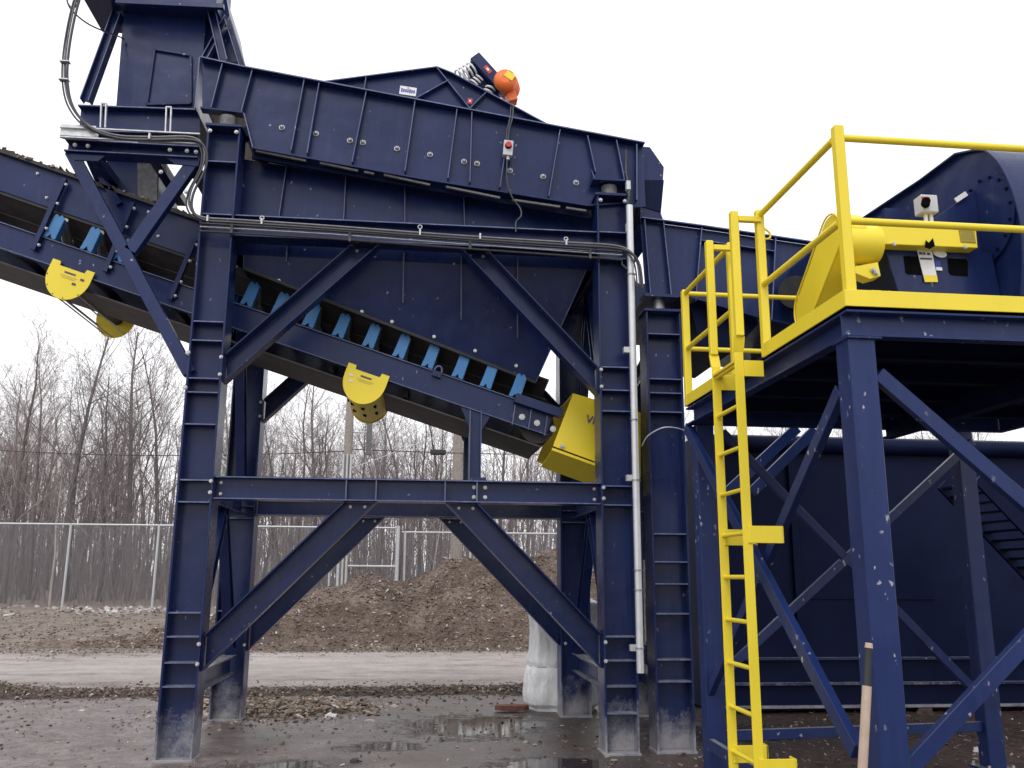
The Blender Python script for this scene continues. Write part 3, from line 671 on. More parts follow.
# idlers with blue brackets and steel rollers
ids = [-7.9, -6.9, -5.9, -5.0]+[at(u, v, NYc).x for u, v in ((53, 216), (88, 238), (118, 250), (247, 293), (277, 302), (308, 317), (338, 325), (368, 335), (398, 345), (427, 354), (457, 366), (485, 376), (514, 386))]
for x in ids:
    s = (x+2)/DV.x
    for y, sg in ((NYc+.0, 1), (FYc, -1)):
        q = MB(); q.prism([cp(s-.066, .003, y-.03), cp(s-.026, .01, y-.03), cp(s-.004, .05, y-.03), cp(s+.018, .01, y-.03), cp(s+.056, .003, y-.03), cp(s+.056, .25, y-.03), cp(s+.046, .262, y-.03), cp(s+.03, .28, y-.03), cp(s+.01, .28, y-.03), cp(s+.002, .258, y-.03), cp(s-.01, .258, y-.03), cp(s-.016, .278, y-.03), cp(s-.044, .272, y-.03), cp(s-.052, .25, y-.03), cp(s-.056, .12, y-.03)], (0, .014, 0))
        q.prism([cp(s+.054, .01, y-.03), cp(s+.054, .25, y-.03), cp(s+.062, .25, y-.03), cp(s+.062, .01, y-.03)], (0, .09*1, 0)).build('idler_bracket', 'blue', cv, .002)
        MB().cyl(cp(s+.02, .25, y+.03*sg), cp(s+.02, .09, y+.34*sg), .05, 12).build('wing_roller', 'steel', cv)
    MB().cyl(cp(s+.02, .11, NYc+.36), cp(s+.02, .11, FYc-.36), .05, 12).build('centre_roller', 'steel', cv)
    cbox(s-.03, s+.03, -.0, .02, NYc+.03, FYc-.03).build('idler_beam', 'blue', cv)
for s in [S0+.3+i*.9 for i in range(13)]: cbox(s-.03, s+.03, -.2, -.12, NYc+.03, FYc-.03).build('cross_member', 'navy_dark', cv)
# padlock-shaped lifting eye
p = at(437, 374, NYc-.05); q = MB(); q.obox(p, DV*.05, (0, .012, 0), NV*.03); q.tube([p+DV*(.04*cos(pi*i/10))+NV*(.03+.06*sin(pi*i/10)) for i in range(11)], .012, 8)
q.build('lifting_eye', 'navy', cv)
# take-up frame at the tail
a = at(515, 398, NYc-.06); e = at(562, 414, NYc-.06); MB().bar(a, e, .1, .09).build('take_up_rail', 'navy', cv, .003)
for u, v in ((522, 417), (537, 423), (553, 429)): bolt(at(u, v, NYc-.02), cv, r=.023, h=.012)
for u, v in ((513, 405), (529, 410), (545, 416)):
    MB().bar(at(u+2, v, NYc-.03), at(u-1, v+20, NYc-.03), .012, .05).build('take_up_rib', 'navy', cv)
MB().cyl(cp(3.5, -.19, NYc+.06), cp(3.5, -.19, FYc-.06), .19, 24).build('tail_pulley', 'rubber', cv)
# support leg on the lower beam
lx = at(475, 440, NYc).x
for y in (NYc, FYc):
    MB().ib((lx, y, ZL1), (lx, y, convz(lx)-.28), .13, .1, (0, -1, 0), .01, .012).build('support_leg', 'navy', cv, .002)
    MB().prism([(lx-.16, y-.006, convz(lx-.16)-.28), (lx+.16, y-.006, convz(lx+.16)-.28), (lx+.06, y-.006, convz(lx)-.5), (lx-.06, y-.006, convz(lx)-.46)], (0, .012, 0)).build('gusset', 'navy', cv)
for y0, y1 in ((FY-.1, BY+.1),): MB().box(lx-.07, lx+.07, y0, y1, ZL1+.001, ZL1+.03).build('foot_beam', 'navy', cv)
def nip_guard(u, v, full):
    c = at(u, v-8, NYc-.055); r = .228
    gd = thing('roller_guard', 'yellow rounded roller guard with %s under the conveyor' % ('a closed ochre drum cover' if full else 'open rods and a bare dark roller'), 'roller guard', tuple(c), 'yellow roller guards')
    def plate(y, name='end_plate'):
        cc = Vector((c.x, y, c.z)); pts = []
        pts += [cc+DV*-r+NV*.1, cc+DV*-r*.62+NV*.1, cc+DV*-r*.58+NV*.055, cc+DV*r*.58+NV*.055, cc+DV*r*.62+NV*.1, cc+DV*r+NV*.1]
        for k in range(0, 19): a = -pi*k/18; pts.append(cc+DV*(r*cos(a))+NV*(r*sin(a)*1.12-.03))
        return MB().prism(pts, (0, .01, 0)).build(name, 'yellow', gd, .002)
    yf = FYc+(.06 if full else .36); near = plate(c.y); plate(yf)
    for dx, dz in ((-.6, .0), (-.65, -.28), (.6, -.1)):
        if not full: break
        p = Vector((c.x, c.y-.002, c.z))+DV*r*dx+NV*dz; 
    p0 = Vector((c.x, c.y-.004, c.z))
    for j, (w_, zz) in enumerate(((.06, .005), (.09, -.03), (.07, -.05))):
        MB().obox(p0+NV*zz+DV*.0, DV*w_, (0, .001, 0), NV*(.009 if j == 0 else .004)).build('stencil', 'ink' if j == 0 else 'pale', gd)
    for dx, dz in (((-.7, -.02), (-.6, -.08)) if full else ((.35, -.09), (.62, -.02))):
        MB().obox(p0+DV*r*dx+NV*dz, DV*.02, (0, .001, 0), NV*.012).build('stencil', 'white' if full else 'ink', gd)
    MB().cyl((c.x, NYc+.0, c.z-.05), (c.x, yf, c.z-.05), .075 if not full else .06, 18).build('return_roller', 'rubber', gd)
    if full:
        pts = []; rr = r*.93
        arc = [Vector((c.x, 0, c.z))+DV*(rr*cos(-pi*k/16))+NV*(rr*sin(-pi*k/16)*1.1-.03) for k in range(1, 16)]
        q = MB(); n = len(arc)
        for k in range(n-1):
            if 0: continue
            a, e = arc[k], arc[k+1]; nn = Vector((-(e-a).z, 0, (e-a).x)).normalized()*.006
            q.prism([a+Vector((0, c.y+.01, 0)), e+Vector((0, c.y+.01, 0)), e+nn+Vector((0, c.y+.01, 0)), a+nn+Vector((0, c.y+.01, 0))], (0, FYc+.04-c.y, 0))
        q.build('drum_cover', 'yellow', gd)
        for k in (3, 6, 9, 12):
            a = arc[k]; 
            for yy in (c.y+.35, c.y+.75): MB().obox(a+Vector((0, yy, 0))-(a-Vector((c.x, 0, c.z))).normalized()*-.003, DV*.018, (0, .05, 0), NV*.012).build('slot', 'black', gd)
    else:
        for k in (4, 8, 11, 14, 17):
            a = -pi*k/18; pp = Vector((c.x, 0, c.z))+DV*(r*.95*cos(a))+NV*(r*.95*sin(a)*1.1-.03)
            MB().cyl(pp+Vector((0, c.y, 0)), pp+Vector((0, yf, 0)), .008, 6).build('guard_rod', 'steel', gd)
nip_guard(70, 282, False); nip_guard(366, 386, True)
# yellow tail guard
tg = thing('tail_guard', 'yellow sheet metal guard box around the conveyor tail by the right column', 'guard box', (1.75, 9.8, 2.5))
ty = 9.18; f0 = [at(573, 394, ty), at(640, 415, ty), at(640, 468, ty), at(598, 463, ty), at(553, 446, ty)]
f0 = [at(573, 394, ty), at(640, 413, ty), at(640, 478, ty), at(553, 446, ty)]
MB().prism(f0, (0, .01, 0)).build('front_panel', 'yellow', tg, .002); MB().prism([p+Vector((0, 1.3, 0)) for p in f0], (0, .01, 0)).build('back_panel', 'yellow', tg, .002)
MB().prism([f0[0], f0[1], f0[1]+Vector((0, 1.3, 0)), f0[0]+Vector((0, 1.3, 0))], (0, 0, .008)).build('top_panel', 'yellow', tg)
MB().prism([f0[1], f0[2], f0[2]+Vector((0, 1.3, 0)), f0[1]+Vector((0, 1.3, 0))], (.008, 0, 0)).build('end_panel', 'yellow', tg)
a, e = at(552, 449, ty-.01), at(640, 481, ty-.01); MB().bar(a, e, .035, .05).build('seam_flange', 'yellow', tg, .002)
MB().bar(a+Vector((0, -.027, .02)), e+Vector((0, -.027, .02)), .01, .006).build('seam_gap', 'black', tg)
fl = [a+Vector((0, 0, -.015)), e+Vector((0, 0, -.015)), at(640, 503, ty+.38), at(541, 467, ty+.38)]
MB().prism(fl, (0, .008, .004)).build('lower_flare', 'yellow', tg)
lettering('VIB', at(593.5, 421, ty-.006), .12, 'text', tg, rx=(1, 0, -.28))
bolt(at(562, 446, ty-.02), tg, r=.016)

# ------------------------------------------------------------------ feed chute and its bracket (upper left)
fc = thing('feed_chute', 'tall navy feed chute rising above the conveyor at the upper left', 'chute', (-2.9, 9.8, 5.3))
cy = 9.2
bx = [at(125, -6, cy), at(206, 14, cy), at(200, 112, cy), at(116, 108, cy)]
MB().prism(bx, (0, 1.25, 0)).build('chute_body', 'navy', fc, .003)
fr_ = [(155, 50), (191, 56), (191, 104), (147, 105)]
wi = [at(u, v, cy-.014) for u, v in fr_]
for a, e in zip(wi, wi[1:]+wi[:1]): MB().bar(a, e, .025, .05).build('window_rib', 'navy', fc, .002)
MB().prism([p+Vector((0, .008, 0)) for p in wi], (0, .004, 0)).build('window_panel', 'navy', fc)
MB().box(bx[0].x-.35, at(217, 8, cy-.2).x, cy-.25, cy+.4, at(150, 4, cy-.2).z, at(150, -60, cy-.2).z).build('top_hopper', 'navy', fc, .003)
MB().bar(at(116, 2, cy-.27), at(224, 7, cy-.27), .05, .05).build('rim_flange', 'navy', fc)
lo = [at(107, 150, cy+.2), at(160, 152, cy+.2), at(157, 207, cy+.2), at(106, 200, cy+.2)]
MB().prism(lo, (0, .8, 0)).build('lower_spout', 'navy', fc, .003)
MB().prism([at(137, 150, cy+.18), at(158, 151, cy+.18), at(157, 205, cy+.18), at(138, 203, cy+.18)], (0, .012, 0)).build('spout_liner', 'scale', fc)
# struts on the right of the chute
for a, e, w in ((at(208, -5, cy-.1), at(224, 62, cy-.1), .09), (at(228, 20, cy-.05), at(243, 68, cy-.05), .07), (at(205, 60, cy), at(228, 18, cy), .07)):
    MB().ib(a, e, w, .1, (0, -1, 0), .01, .012).build('strut', 'navy', fc, .002)
MB().prism([at(203, 20, cy+.1), at(226, -4, cy+.1), at(238, 62, cy+.1), at(206, 62, cy+.1)], (0, .9, 0)).build('side_hood', 'navy', fc)
MB().ib(at(118, 14, cy), at(86, 102, cy), .1, .12, (0, -1, 0), .01, .012).build('strut', 'navy', fc, .002)

cb = thing('cantilever_bracket', 'navy triangular bracket cantilevered left from the front left column', 'bracket', (-2.3, 8.7, 4.0))
by_ = 8.66
pxb = lambda u, v, y=by_: at(u, v, y)
MB().ib(pxb(68, 149), pxb(200, 156), .13, .2, (0, -1, 0), .01, .014).build('bracket_beam', 'navy', cb, .002)
MB().ib(pxb(80, 122, 9.05), pxb(200, 126, 9.05), .3, .2, (0, -1, 0), .012, .016).build('upper_beam', 'navy', cb, .002)
MB().bar(pxb(72, 153), pxb(190, 374), .12, .1).build('long_brace', 'navy', cb, .003)
MB().bar(pxb(196, 160), pxb(131, 252), .12, .1).build('short_brace', 'navy', cb, .003)
MB().prism([pxb(68, 153, by_-.06), pxb(106, 155, by_-.06), pxb(98, 161, by_-.06), pxb(74, 160, by_-.06)], (0, .02, 0)).build('gusset', 'navy', cb)
MB().prism([pxb(164, 156, by_-.06), pxb(200, 158, by_-.06), pxb(198, 166, by_-.06), pxb(175, 164, by_-.06)], (0, .02, 0)).build('gusset', 'navy', cb)
MB().bar(pxb(90, 160, 9.3), pxb(120, 205, 9.3), .07, .08).build('rear_brace', 'navy', cb)
MB().bar(pxb(88, 155, by_+.3), pxb(105, 195, 9.6), .06, .06).build('rear_brace', 'navy', cb)
for x in (90, 150, 185): MB().box(pxb(x, 150).x-.05, pxb(x, 150).x+.05, by_+.1, 9.95, pxb(x, 150).z-.05, pxb(x, 150).z+.04).build('cross_beam', 'navy', cb)
for u, v in ((75, 145), (88, 146), (170, 150), (187, 151), (196, 152), (161, 172), (186, 192)): bolt(pxb(u, v, by_-.1 if v < 160 else by_-.05), cb, r=.014)

# ------------------------------------------------------------------ cables and conduits
tr = thing('cable_tray', 'short galvanised cable tray sticking out left above the bracket', 'cable tray', tuple(at(130, 140, 8.5)))
ya = 8.5
MB().ib(at(62, 131.5, ya), at(97, 133.6, ya), .085, .12, (0, 0, 1), .004, .004, 'C').build('tray_channel', 'galv', tr)
MB().bar(at(60, 127, ya-.06), at(200, 134, ya-.06), .012, .02).build('tray_lip', 'galv', tr); MB().bar(at(60, 137, ya-.06), at(200, 144, ya-.06), .012, .03).build('tray_lip', 'galv', tr)
for u in (104, 169):
    for d in (-2.4, 2.4): MB().bar(at(u+d, 104+(u-104)*.06, ya-.03), at(u+d-1, 128+(u-104)*.07, ya-.03), .012, .03).build('slotted_upright', 'galv', tr)
    MB().bar(at(u-3, 103.5+(u-104)*.06, ya-.03), at(u+3, 103.7+(u-104)*.06, ya-.03), .012, .03).build('slotted_upright', 'galv', tr)
cbn = thing('cable_bundle', 'bundle of dark cables looping down from the top left and along the frame', 'cables', tuple(at(200, 150, 8.42)))
yb_ = 8.43
pth = [(80, -14), (72, 15), (66, 50), (65, 80), (71, 105), (88, 125), (115, 135), (150, 137), (190, 137), (203, 146), (203, 165), (191, 190), (190, 207), (202, 217), (240, 220), (330, 226), (450, 235), (560, 242), (610, 245), (628, 250), (637, 262), (640, 285)]
for k, (dx, dy, mt, r_) in enumerate(((0, 0, 'conduit', .012), (-2.6, 2, 'cable', .009), (2.6, 3.0, 'cable', .013))):
    MB().tube(smooth_path([at(u+dx, v+dy, yb_-.012*k) for u, v in pth], 6), r_, 8).build('cable', mt, cbn)
MB().tube(smooth_path([at(66, -8, yb_), at(70, 8, yb_), at(90, 25, yb_+.1), at(120, 37, 9.1), at(124, 40, 9.15)], 6), .008, 6).build('cable', 'cable', cbn)
MB().tube(smooth_path([at(78, -8, yb_), at(77, 4, yb_), at(73, 8, yb_), at(68, 3, yb_), at(67, -6, yb_)], 6), .006, 6).build('cable', 'cable', cbn)
for t in (.2, .4): pass
for u, v in ((65, 62), (64, 80), (150, 137), (208, 219), (262, 222), (420, 233), (480, 237), (566, 243)):
    p = at(u, v, yb_-.02); MB().obox(p, (.008, 0, 0) if v > 130 else (.045, 0, 0), (0, .03, 0), (0, 0, .03) if v > 130 else (0, 0, .006)).build('cable_tie', 'galv', cbn)
cd = thing('horizontal_conduit', 'pair of galvanised conduits clipped along the upper front beam', 'conduit', tuple(at(400, 240, 8.45)))
for dy, r_, mt in ((8.0, .007, 'galv'), (12.5, .013, 'cable'), (4.8, .011, 'cable')):
    MB().tube([at(u, v+dy, 8.5) for u, v in ((200, 218.5), (330, 226), (450, 235), (606, 246), (622, 247))]+([at(622, 252+dy, 8.5), at(633, 262+dy, 8.5), at(637, 278+dy, 8.5)] if dy > 10 else []), r_, 8).build('conduit_pipe', mt, cd)
for u, v in ((262, 218), (420, 227), (566, 239)):
    p = at(u, v, 8.48); q = MB(); q.tube([p+Vector((.02*cos(2*pi*i/12), 0, .02*sin(2*pi*i/12))) for i in range(12)], .006, 6, closed=True); q.build('ring_clip', 'bolt', cd)
for u, v in ((232, 229), (350, 237), (470, 245), (590, 254)): 
    p = at(u, v, 8.5); MB().obox(p, (.012, 0, 0), (0, .022, 0), (0, 0, .05)).build('strut_clamp', 'scale', cd)
vc = thing('vertical_conduit', 'bright galvanised conduit running down the right front column', 'conduit', tuple(at(641, 672, 8.5)))
vy = 8.5
v0, v1 = at(637, 206, vy), at(640.5, 673, vy); vx = v1.x
MB().cyl((vx, vy, v1.z), (vx, vy, v0.z), .035, 20).build('conduit_pipe', 'white_galv', vc)
MB().tube(smooth_path([Vector((vx-.02, vy, v0.z)), at(629, 190, vy), at(626, 172, SY-.1), at(626, 150, SY-.1)], 5), .012, 8).build('flexible_lead', 'cable', vc)
for v in (275, 420, 480, 570, 590, 648): 
    p = at(640, v, vy); MB().cyl((vx, vy, p.z-.006), (vx, vy, p.z+.006), .045, 14).build('coupling', 'steel', vc)
for v in (350, 478, 648):
    p = at(640, v, vy); MB().box(vx-.09, vx+.03, vy+.0, vy+.06, p.z-.03, p.z+.03).build('pipe_clip', 'galv', vc, .003)
for v in (186, 228):
    p = at(628, v, vy+.02); MB().obox(p, (.022, 0, 0), (0, .03, 0), (0, 0, .05)).build('fitting', 'galv', vc, .003)
c5x = at(672, 600, 8.65).x
v2 = thing('second_conduit', 'dull narrow conduit in shade behind the bright one on the column', 'conduit', tuple(at(648, 640, 9.1)))
MB().cyl(at(646, 560, 9.3), at(648, 642, 9.3), .035, 12).build('conduit_pipe', 'steel', v2); MB().box(at(645, 640, 9.3).x, at(650, 640, 9.3).x, 9.26, 9.34, at(646, 645, 9.3).z, at(646, 641, 9.3).z).build('pipe_clip', 'steel', v2)

# ------------------------------------------------------------------ second column and discharge trough
f2 = thing('trough_stand', 'single navy stiffened column standing right of the bright conduit', 'steel column', (c5x, 8.75, 0))
z5 = lambda v: at(670, v, 8.6).z
column(c5x-.01, 8.75, z5(312), [z5(v) for v in (334, 379, 393, 412, 534, 562, 584, 614, 660, 682)], rt=f2, w=.3, d=.37)
column(c5x+.2, 10.98, z5(330), [1.0, 2.4], rt=f2, w=.3, d=.37)
MB().ib((c5x-.01, 8.9, 3.9), (c5x+.2, 10.83, 3.9), .25, .15, (1, 0, 0), .01, .014).build('tie_beam', 'navy', f2)
MB().ib((c5x-.01, 8.9, .5), (c5x+.2, 10.83, .5), .2, .15, (1, 0, 0), .01, .014).build('tie_beam', 'navy', f2)
MB().cyl((c5x-.02, 8.75, z5(312)+.03), (c5x-.02, 8.75, at(668, 296, 8.6).z), .07, 16).build('bearing_stub', 'steel', f2)
dt = thing('discharge_trough', 'navy ribbed trough running right from the screen to the shredder', 'trough', (3.2, 9.7, 4.4))
ty2 = 8.78
tr_ = [at(640, 221, ty2), at(700, 229, ty2), at(822, 247, ty2), at(822, 335, ty2), at(755, 320, ty2), at(688, 300, ty2), at(646, 298, ty2)]
for yy in (ty2, ty2+1.9): MB().prism([Vector((p.x, yy, p.z)) for p in tr_], (0, .012, 0)).build('side_plate', 'navy', dt, .002)
MB().prism([tr_[6], tr_[5], tr_[4], tr_[3], tr_[3]+Vector((0, 0, .02)), tr_[4]+Vector((0, 0, .02)), tr_[5]+Vector((0, 0, .02)), tr_[6]+Vector((0, 0, .02))], (0, 1.9, 0)).build('floor_plate', 'navy', dt)
def tstrip(a, e, w, t, name): strip([a, e], ty2-w, ty2, t, name, 'navy', dt)
tstrip(tr_[0], tr_[1], .09, .015, 'top_flange'); tstrip(tr_[1], tr_[2], .09, .015, 'top_flange')
for i, j in ((5, 6), (4, 5), (3, 4)): tstrip(tr_[j], tr_[i], .09, .018, 'bottom_flange')
for a in ((645, 221, 651, 297), (664, 223, 672, 298), (702, 229, 696, 301), (776, 239, 772, 322), (703, 240, 776, 251)): rib(*a, w=.08, y=ty2, par=dt)
MB().bar(at(642, 297, ty2-.1), at(676, 299, ty2-.1), .03, .2).build('foot_plate', 'navy', dt)
MB().prism([at(690, 303, ty2+.1), at(760, 322, ty2+.1), at(735, 350, ty2+.1), at(700, 345, ty2+.1)], (0, 1.4, 0)).build('belly_plate', 'navy_dark', dt)
MB().cyl(at(795, 292, ty2-.3), at(795, 292, ty2), .17, 24).build('shaft_end', 'rubber', dt)

# ------------------------------------------------------------------ access platform
PX, PY0, PY1, PXR, DZ = 2.32, 4.45, 7.42, 5.25, 3.1
pf = thing('access_platform', 'navy access platform on square posts with yellow guard rails at the right', 'platform', (PX, PY0, 0))
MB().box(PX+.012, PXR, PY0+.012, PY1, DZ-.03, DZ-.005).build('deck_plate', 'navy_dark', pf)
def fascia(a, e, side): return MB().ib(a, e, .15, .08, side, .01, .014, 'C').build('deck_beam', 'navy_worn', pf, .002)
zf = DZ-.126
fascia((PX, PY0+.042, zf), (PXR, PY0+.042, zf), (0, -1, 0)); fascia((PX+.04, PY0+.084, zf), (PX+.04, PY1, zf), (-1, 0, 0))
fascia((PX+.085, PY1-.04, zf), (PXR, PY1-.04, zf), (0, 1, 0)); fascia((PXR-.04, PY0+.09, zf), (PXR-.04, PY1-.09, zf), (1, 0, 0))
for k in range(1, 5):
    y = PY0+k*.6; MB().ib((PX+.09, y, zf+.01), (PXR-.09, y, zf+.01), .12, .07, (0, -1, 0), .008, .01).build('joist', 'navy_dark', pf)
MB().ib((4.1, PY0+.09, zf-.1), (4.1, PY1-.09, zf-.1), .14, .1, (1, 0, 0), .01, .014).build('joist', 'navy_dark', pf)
ps = .155
posts = [(PX+.085, PY0+.1), (PXR-.1, PY0+.1), (PX+.14, PY1+.0), (PXR-.2, PY1+.32)]
for i, (x, y) in enumerate(posts):
    zt = DZ-.203
    o = MB().box(x-ps/2, x+ps/2, y-ps/2-.0, y+ps/2+.0, .015, zt if i < 3 else zt+.2).build('post', 'navy_worn', pf, .006)
    MB().box(x-.14, x+.14, y-.14, y+.14, -.01, .016).build('foot_plate', 'navy_worn', o)
    for sx_ in (-.11, .11):
        for sy_ in (-.11, .11): bolt((x+sx_, y+sy_, .016), o, (0, 0, 1), r=.014, h=.03)
MB().box(PX-.005, PX+.19, PY0+.0, PY0+.19, DZ-.212, DZ-.2025).build('cap_plate', 'navy_worn', pf)
x0, y0 = posts[0]; x2, y2 = posts[2]; x3, y3 = posts[3]
def ang(a, e, s=.085, mat='navy_worn'):
    a, e = Vector(a), Vector(e); return MB().bar(a, e, s, .05).build('cross_brace', mat, pf, .003)
# front face braces
pa, pb = at(880, 377, y0-.03), at(1024, 502, y0-.03); dd_ = (pb-pa)*2.15; ang(pa-(pb-pa)*.02, pa+dd_)
pa, pb = at(910, 766, y0+.03), at(1024, 643, y0+.03); ang(pa-(pb-pa)*.12, pa+(pb-pa)*3.1)
# left face braces (plane x = posts)
def angX(a, e, s=.085, dx=0): a, e = Vector(a), Vector(e); a.x += dx; e.x += dx; return MB().bar(a, e, s, .05, (-1, 0, 0)).build('cross_brace', 'navy_worn', pf, .003)
angX(atX(838, 390, x0), atX(702, 705, x0), dx=.02); angX(atX(694, 428, x0), atX(868, 752, x0), .095, dx=-.06)
angX((x0, y0+.1, .25), (x0, y2-.09, .3), .09, dx=0)
# rear face braces
def pr(u, v, y): return at(u, v, y)
ang(pr(722, 432, y2+.03), pr(978, 694, y3-.05), .07); ang(pr(972, 442, y3-.1), pr(705, 690, y2+.06), .07)
ang((x2, y2, .35), (x3, y3, .35), .08)
# knee braces near the ladder
ang(pr(797, 428, 8.3), pr(728, 492, 8.3), .1); ang(pr(815, 430, 8.6), pr(752, 492, 8.6), .1)
# toe boards
ty_ = DZ-.035
MB().box(PX-.008, PXR, PY0-.008, PY0, ty_, DZ+.06).build('toe_board', 'yellow', pf, .002)
MB().box(PX-.008, PX, PY0+.0, 5.62, ty_, DZ+.06).build('toe_board', 'yellow', pf, .002)
MB().box(PX-.008, PX, 6.22, PY1, ty_, DZ+.06).build('toe_board', 'yellow', pf, .002)
MB().box(PX-.008, PXR, PY1, PY1+.008, ty_, DZ+.04).build('toe_board', 'navy', pf, .002)
gr = thing('guard_rail', 'yellow tubular guard rail around the edge of the navy platform', 'guard rail', (PX, PY0, DZ+.06))
def rpost(x, y, z1, z0=DZ-.03, s=.058): return MB().box(x-s/2, x+s/2, y-s/2, y+s/2, z0, z1).build('rail_post', 'yellow', gr, .006)
rz1, rz2 = 4.09, 3.58
rpost(PX+.042, PY0+.03, 4.16, s=.058)
rpost(PX+.02, 5.63, 4.13, s=.056); rpost(PX+.02, 6.23, 4.12, s=.05); rpost(PX+.02, PY1-.03, 4.12, s=.06); rpost(PXR-.05, PY0+.03, 4.15, s=.07); rpost(PXR-.05, PY1-.03, 4.12)
rpost(4.2, PY1-.03, 4.12)
for z in (rz1, rz2):
    MB().cyl((PX+.07, PY0+.03, z), (PXR-.05, PY0+.03, z), .021, 24).build('rail', 'yellow', gr)
    MB().cyl((PX+.03, PY0+.07, z), (PX+.02, 5.6, z), .021, 24).build('rail', 'yellow', gr)
    MB().cyl((PX+.02, 6.25, z), (PX+.02, PY1-.06, z), .021, 24).build('rail', 'yellow', gr)
    MB().cyl((PX+.04, PY1-.03, z), (PXR-.05, PY1-.03, z), .021, 24).build('rail', 'yellow', gr)
    MB().cyl((PXR-.05, PY0+.06, z), (PXR-.05, PY1-.06, z), .021, 24).build('rail', 'yellow', gr)
for y in (5.63,):
    MB().tube(smooth_path([(PX+.05, y+.0, 4.0), (PX+.09, y, 3.97), (PX+.09, y, 3.93), (PX+.05, y, 3.92)], 3), .008, 6).build('chain_hook', 'yellow', gr)
# ladder
LX = 2.145; ly0, ly1 = 5.64, 6.1
ld = thing('ladder', 'yellow steel ladder fixed to the left edge of the platform', 'ladder', (LX, 5.87, 0))
for y, zt in ((ly0, 4.1), (ly1, 4.09)):
    s = MB(); s.box(LX-.012, LX+.012, y-.035, y+.035, .1, 3.2) if False else None
    yo = -.035 if y == ly0 else .035
    MB().box(LX-.031, LX+.031, y-.008, y+.008, .12, 3.1).build('stringer', 'yellow', ld, .002)
    MB().prism([(LX-.035, y-.008, 3.1), (LX+.035, y-.008, 3.1), (LX+.035, y+yo-.008, 3.2), (LX-.035, y+yo-.008, 3.2)], (0, .016, 0)).build('stringer_offset', 'yellow', ld)
    MB().box(LX-.028, LX+.028, y+yo-.026, y+yo+.026, 3.2, zt).build('hand_post', 'yellow', ld, .006)
    MB().box(LX+.03, PX+.02, y+yo-.02, y+yo+.02, zt-.07, zt-.03).build('top_link', 'yellow', ld, .003)
    MB().box(LX+.03, PX-.01, y-.02, y-.008, 2.93, 3.04).build('upper_bracket', 'yellow', ld, .002)
for k in range(-4, 6): z = 1.609+k*.2825; MB().cyl((LX, ly0+.005, z), (LX, ly1-.005, z), .015, 10).build('rung', 'yellow', ld)
MB().box(LX-.03, LX+.04, ly0+.01, ly1-.01, 3.03, 3.045).build('top_step', 'yellow', ld)
for z in (1.88, .46):
    for y in (ly0, ly1):
        e = MB(); e.box(LX+.0, LX+.235, y-.02, y-.009, z-.055, z+.055); e.box(LX+.225, LX+.237, y-.02, y+.07, z-.055, z+.055)
        e.build('standoff_bracket', 'yellow', ld, .002)
# safety chain links
for k in range(27):
    z = 4.05-k*.031; MB().tube([Vector((LX+.06+(.004*cos(a) if k % 2 else 0)*2, ly0+.1+(0 if k % 2 else .008*cos(a)), z+.019*sin(a))) for a in [2*pi*i/8 for i in range(8)]], .003, 4, closed=True).build('chain_link', 'scale', ld)

# ------------------------------------------------------------------ shredder on the platform
sh = thing('shredder', 'dark navy drum shredder with rounded housing on the right of the platform', 'shredder', (4.2, 6.2, DZ))
HX = 4.0
prof = [atX(1026, 296, HX), atX(1028, 240, HX), atX(1020, 198, HX), atX(1008, 170, HX), atX(997, 156, HX), atX(985, 150, HX), atX(960, 154, HX), atX(925, 180, HX), atX(870, 216, HX), atX(838, 240, HX)]
prof = [Vector((HX, p.y, p.z)) for p in prof]; prof = smooth_path(prof[:7], 5)[:-1]+prof[6:]; prof.append(Vector((HX, prof[-1].y, DZ))); prof.insert(0, Vector((HX, prof[0].y, DZ)))
MB().prism(prof, (1.2, 0, 0)).build('housing', 'navy', sh, .004)
for a, e in zip(prof[1:], prof[2:-1]): MB().bar(a+Vector((-.02, 0, 0)), e+Vector((-.02, 0, 0)), .012, .05, (-1, 0, 0)).build('rim_flange', 'navy', sh)
cc = atX(984, 219, HX-.02); MB().cyl(cc, cc+Vector((.04, 0, 0)), .33, 36).build('end_cover', 'navy', sh, .003)
for k in range(16): a = 2*pi*k/16; bolt(cc+Vector((-.003, .29*cos(a), .29*sin(a))), sh, (-1, 0, 0), r=.009, mat='navy_dark', h=.012)
MB().prism([at(934, 218, 5.62), at(984, 184, 5.62), at(988, 225, 5.62), at(985, 256, 5.62), at(940, 250, 5.62)], (0, .1, 0)).build('drive_cover', 'navy', sh, .003)
p = at(961, 197, 5.6); MB().obox(p, (.045, 0, .03), (0, .004, 0), (-.01, 0, .015)).build('label_plate', 'white', sh)
p = at(994, 192, 5.55); MB().obox(p, (.045, 0, 0), (0, .03, 0), (0, 0, .02)).build('grab_block', 'grey', sh, .003)
by2 = 5.5
def q4(l, y): return [at(u, v, y) for u, v in l]
MB().prism(q4([(884, 247), (992, 253), (1003, 306), (902, 302)], by2), (0, .9, 0)).build('motor_base', 'navy', sh, .004)
for l in ([(904, 256), (926, 257), (930, 273), (928, 275), (908, 274), (906, 272)], [(948, 258), (966, 259), (968, 262), (968, 276), (952, 275), (949, 272)]):
    MB().prism(q4(l, by2-.006), (0, .004, 0)).build('vent_opening', 'black', sh)
MB().prism(q4([(917, 250), (932, 251), (938, 282), (925, 282)], by2-.012), (0, .004, 0)).build('instruction_plate', 'white', sh)
MB().prism(q4([(923.5, 275), (937, 275.5), (938, 282), (925, 282)], by2-.015), (0, .002, 0)).build('instruction_plate', 'yellow', sh)
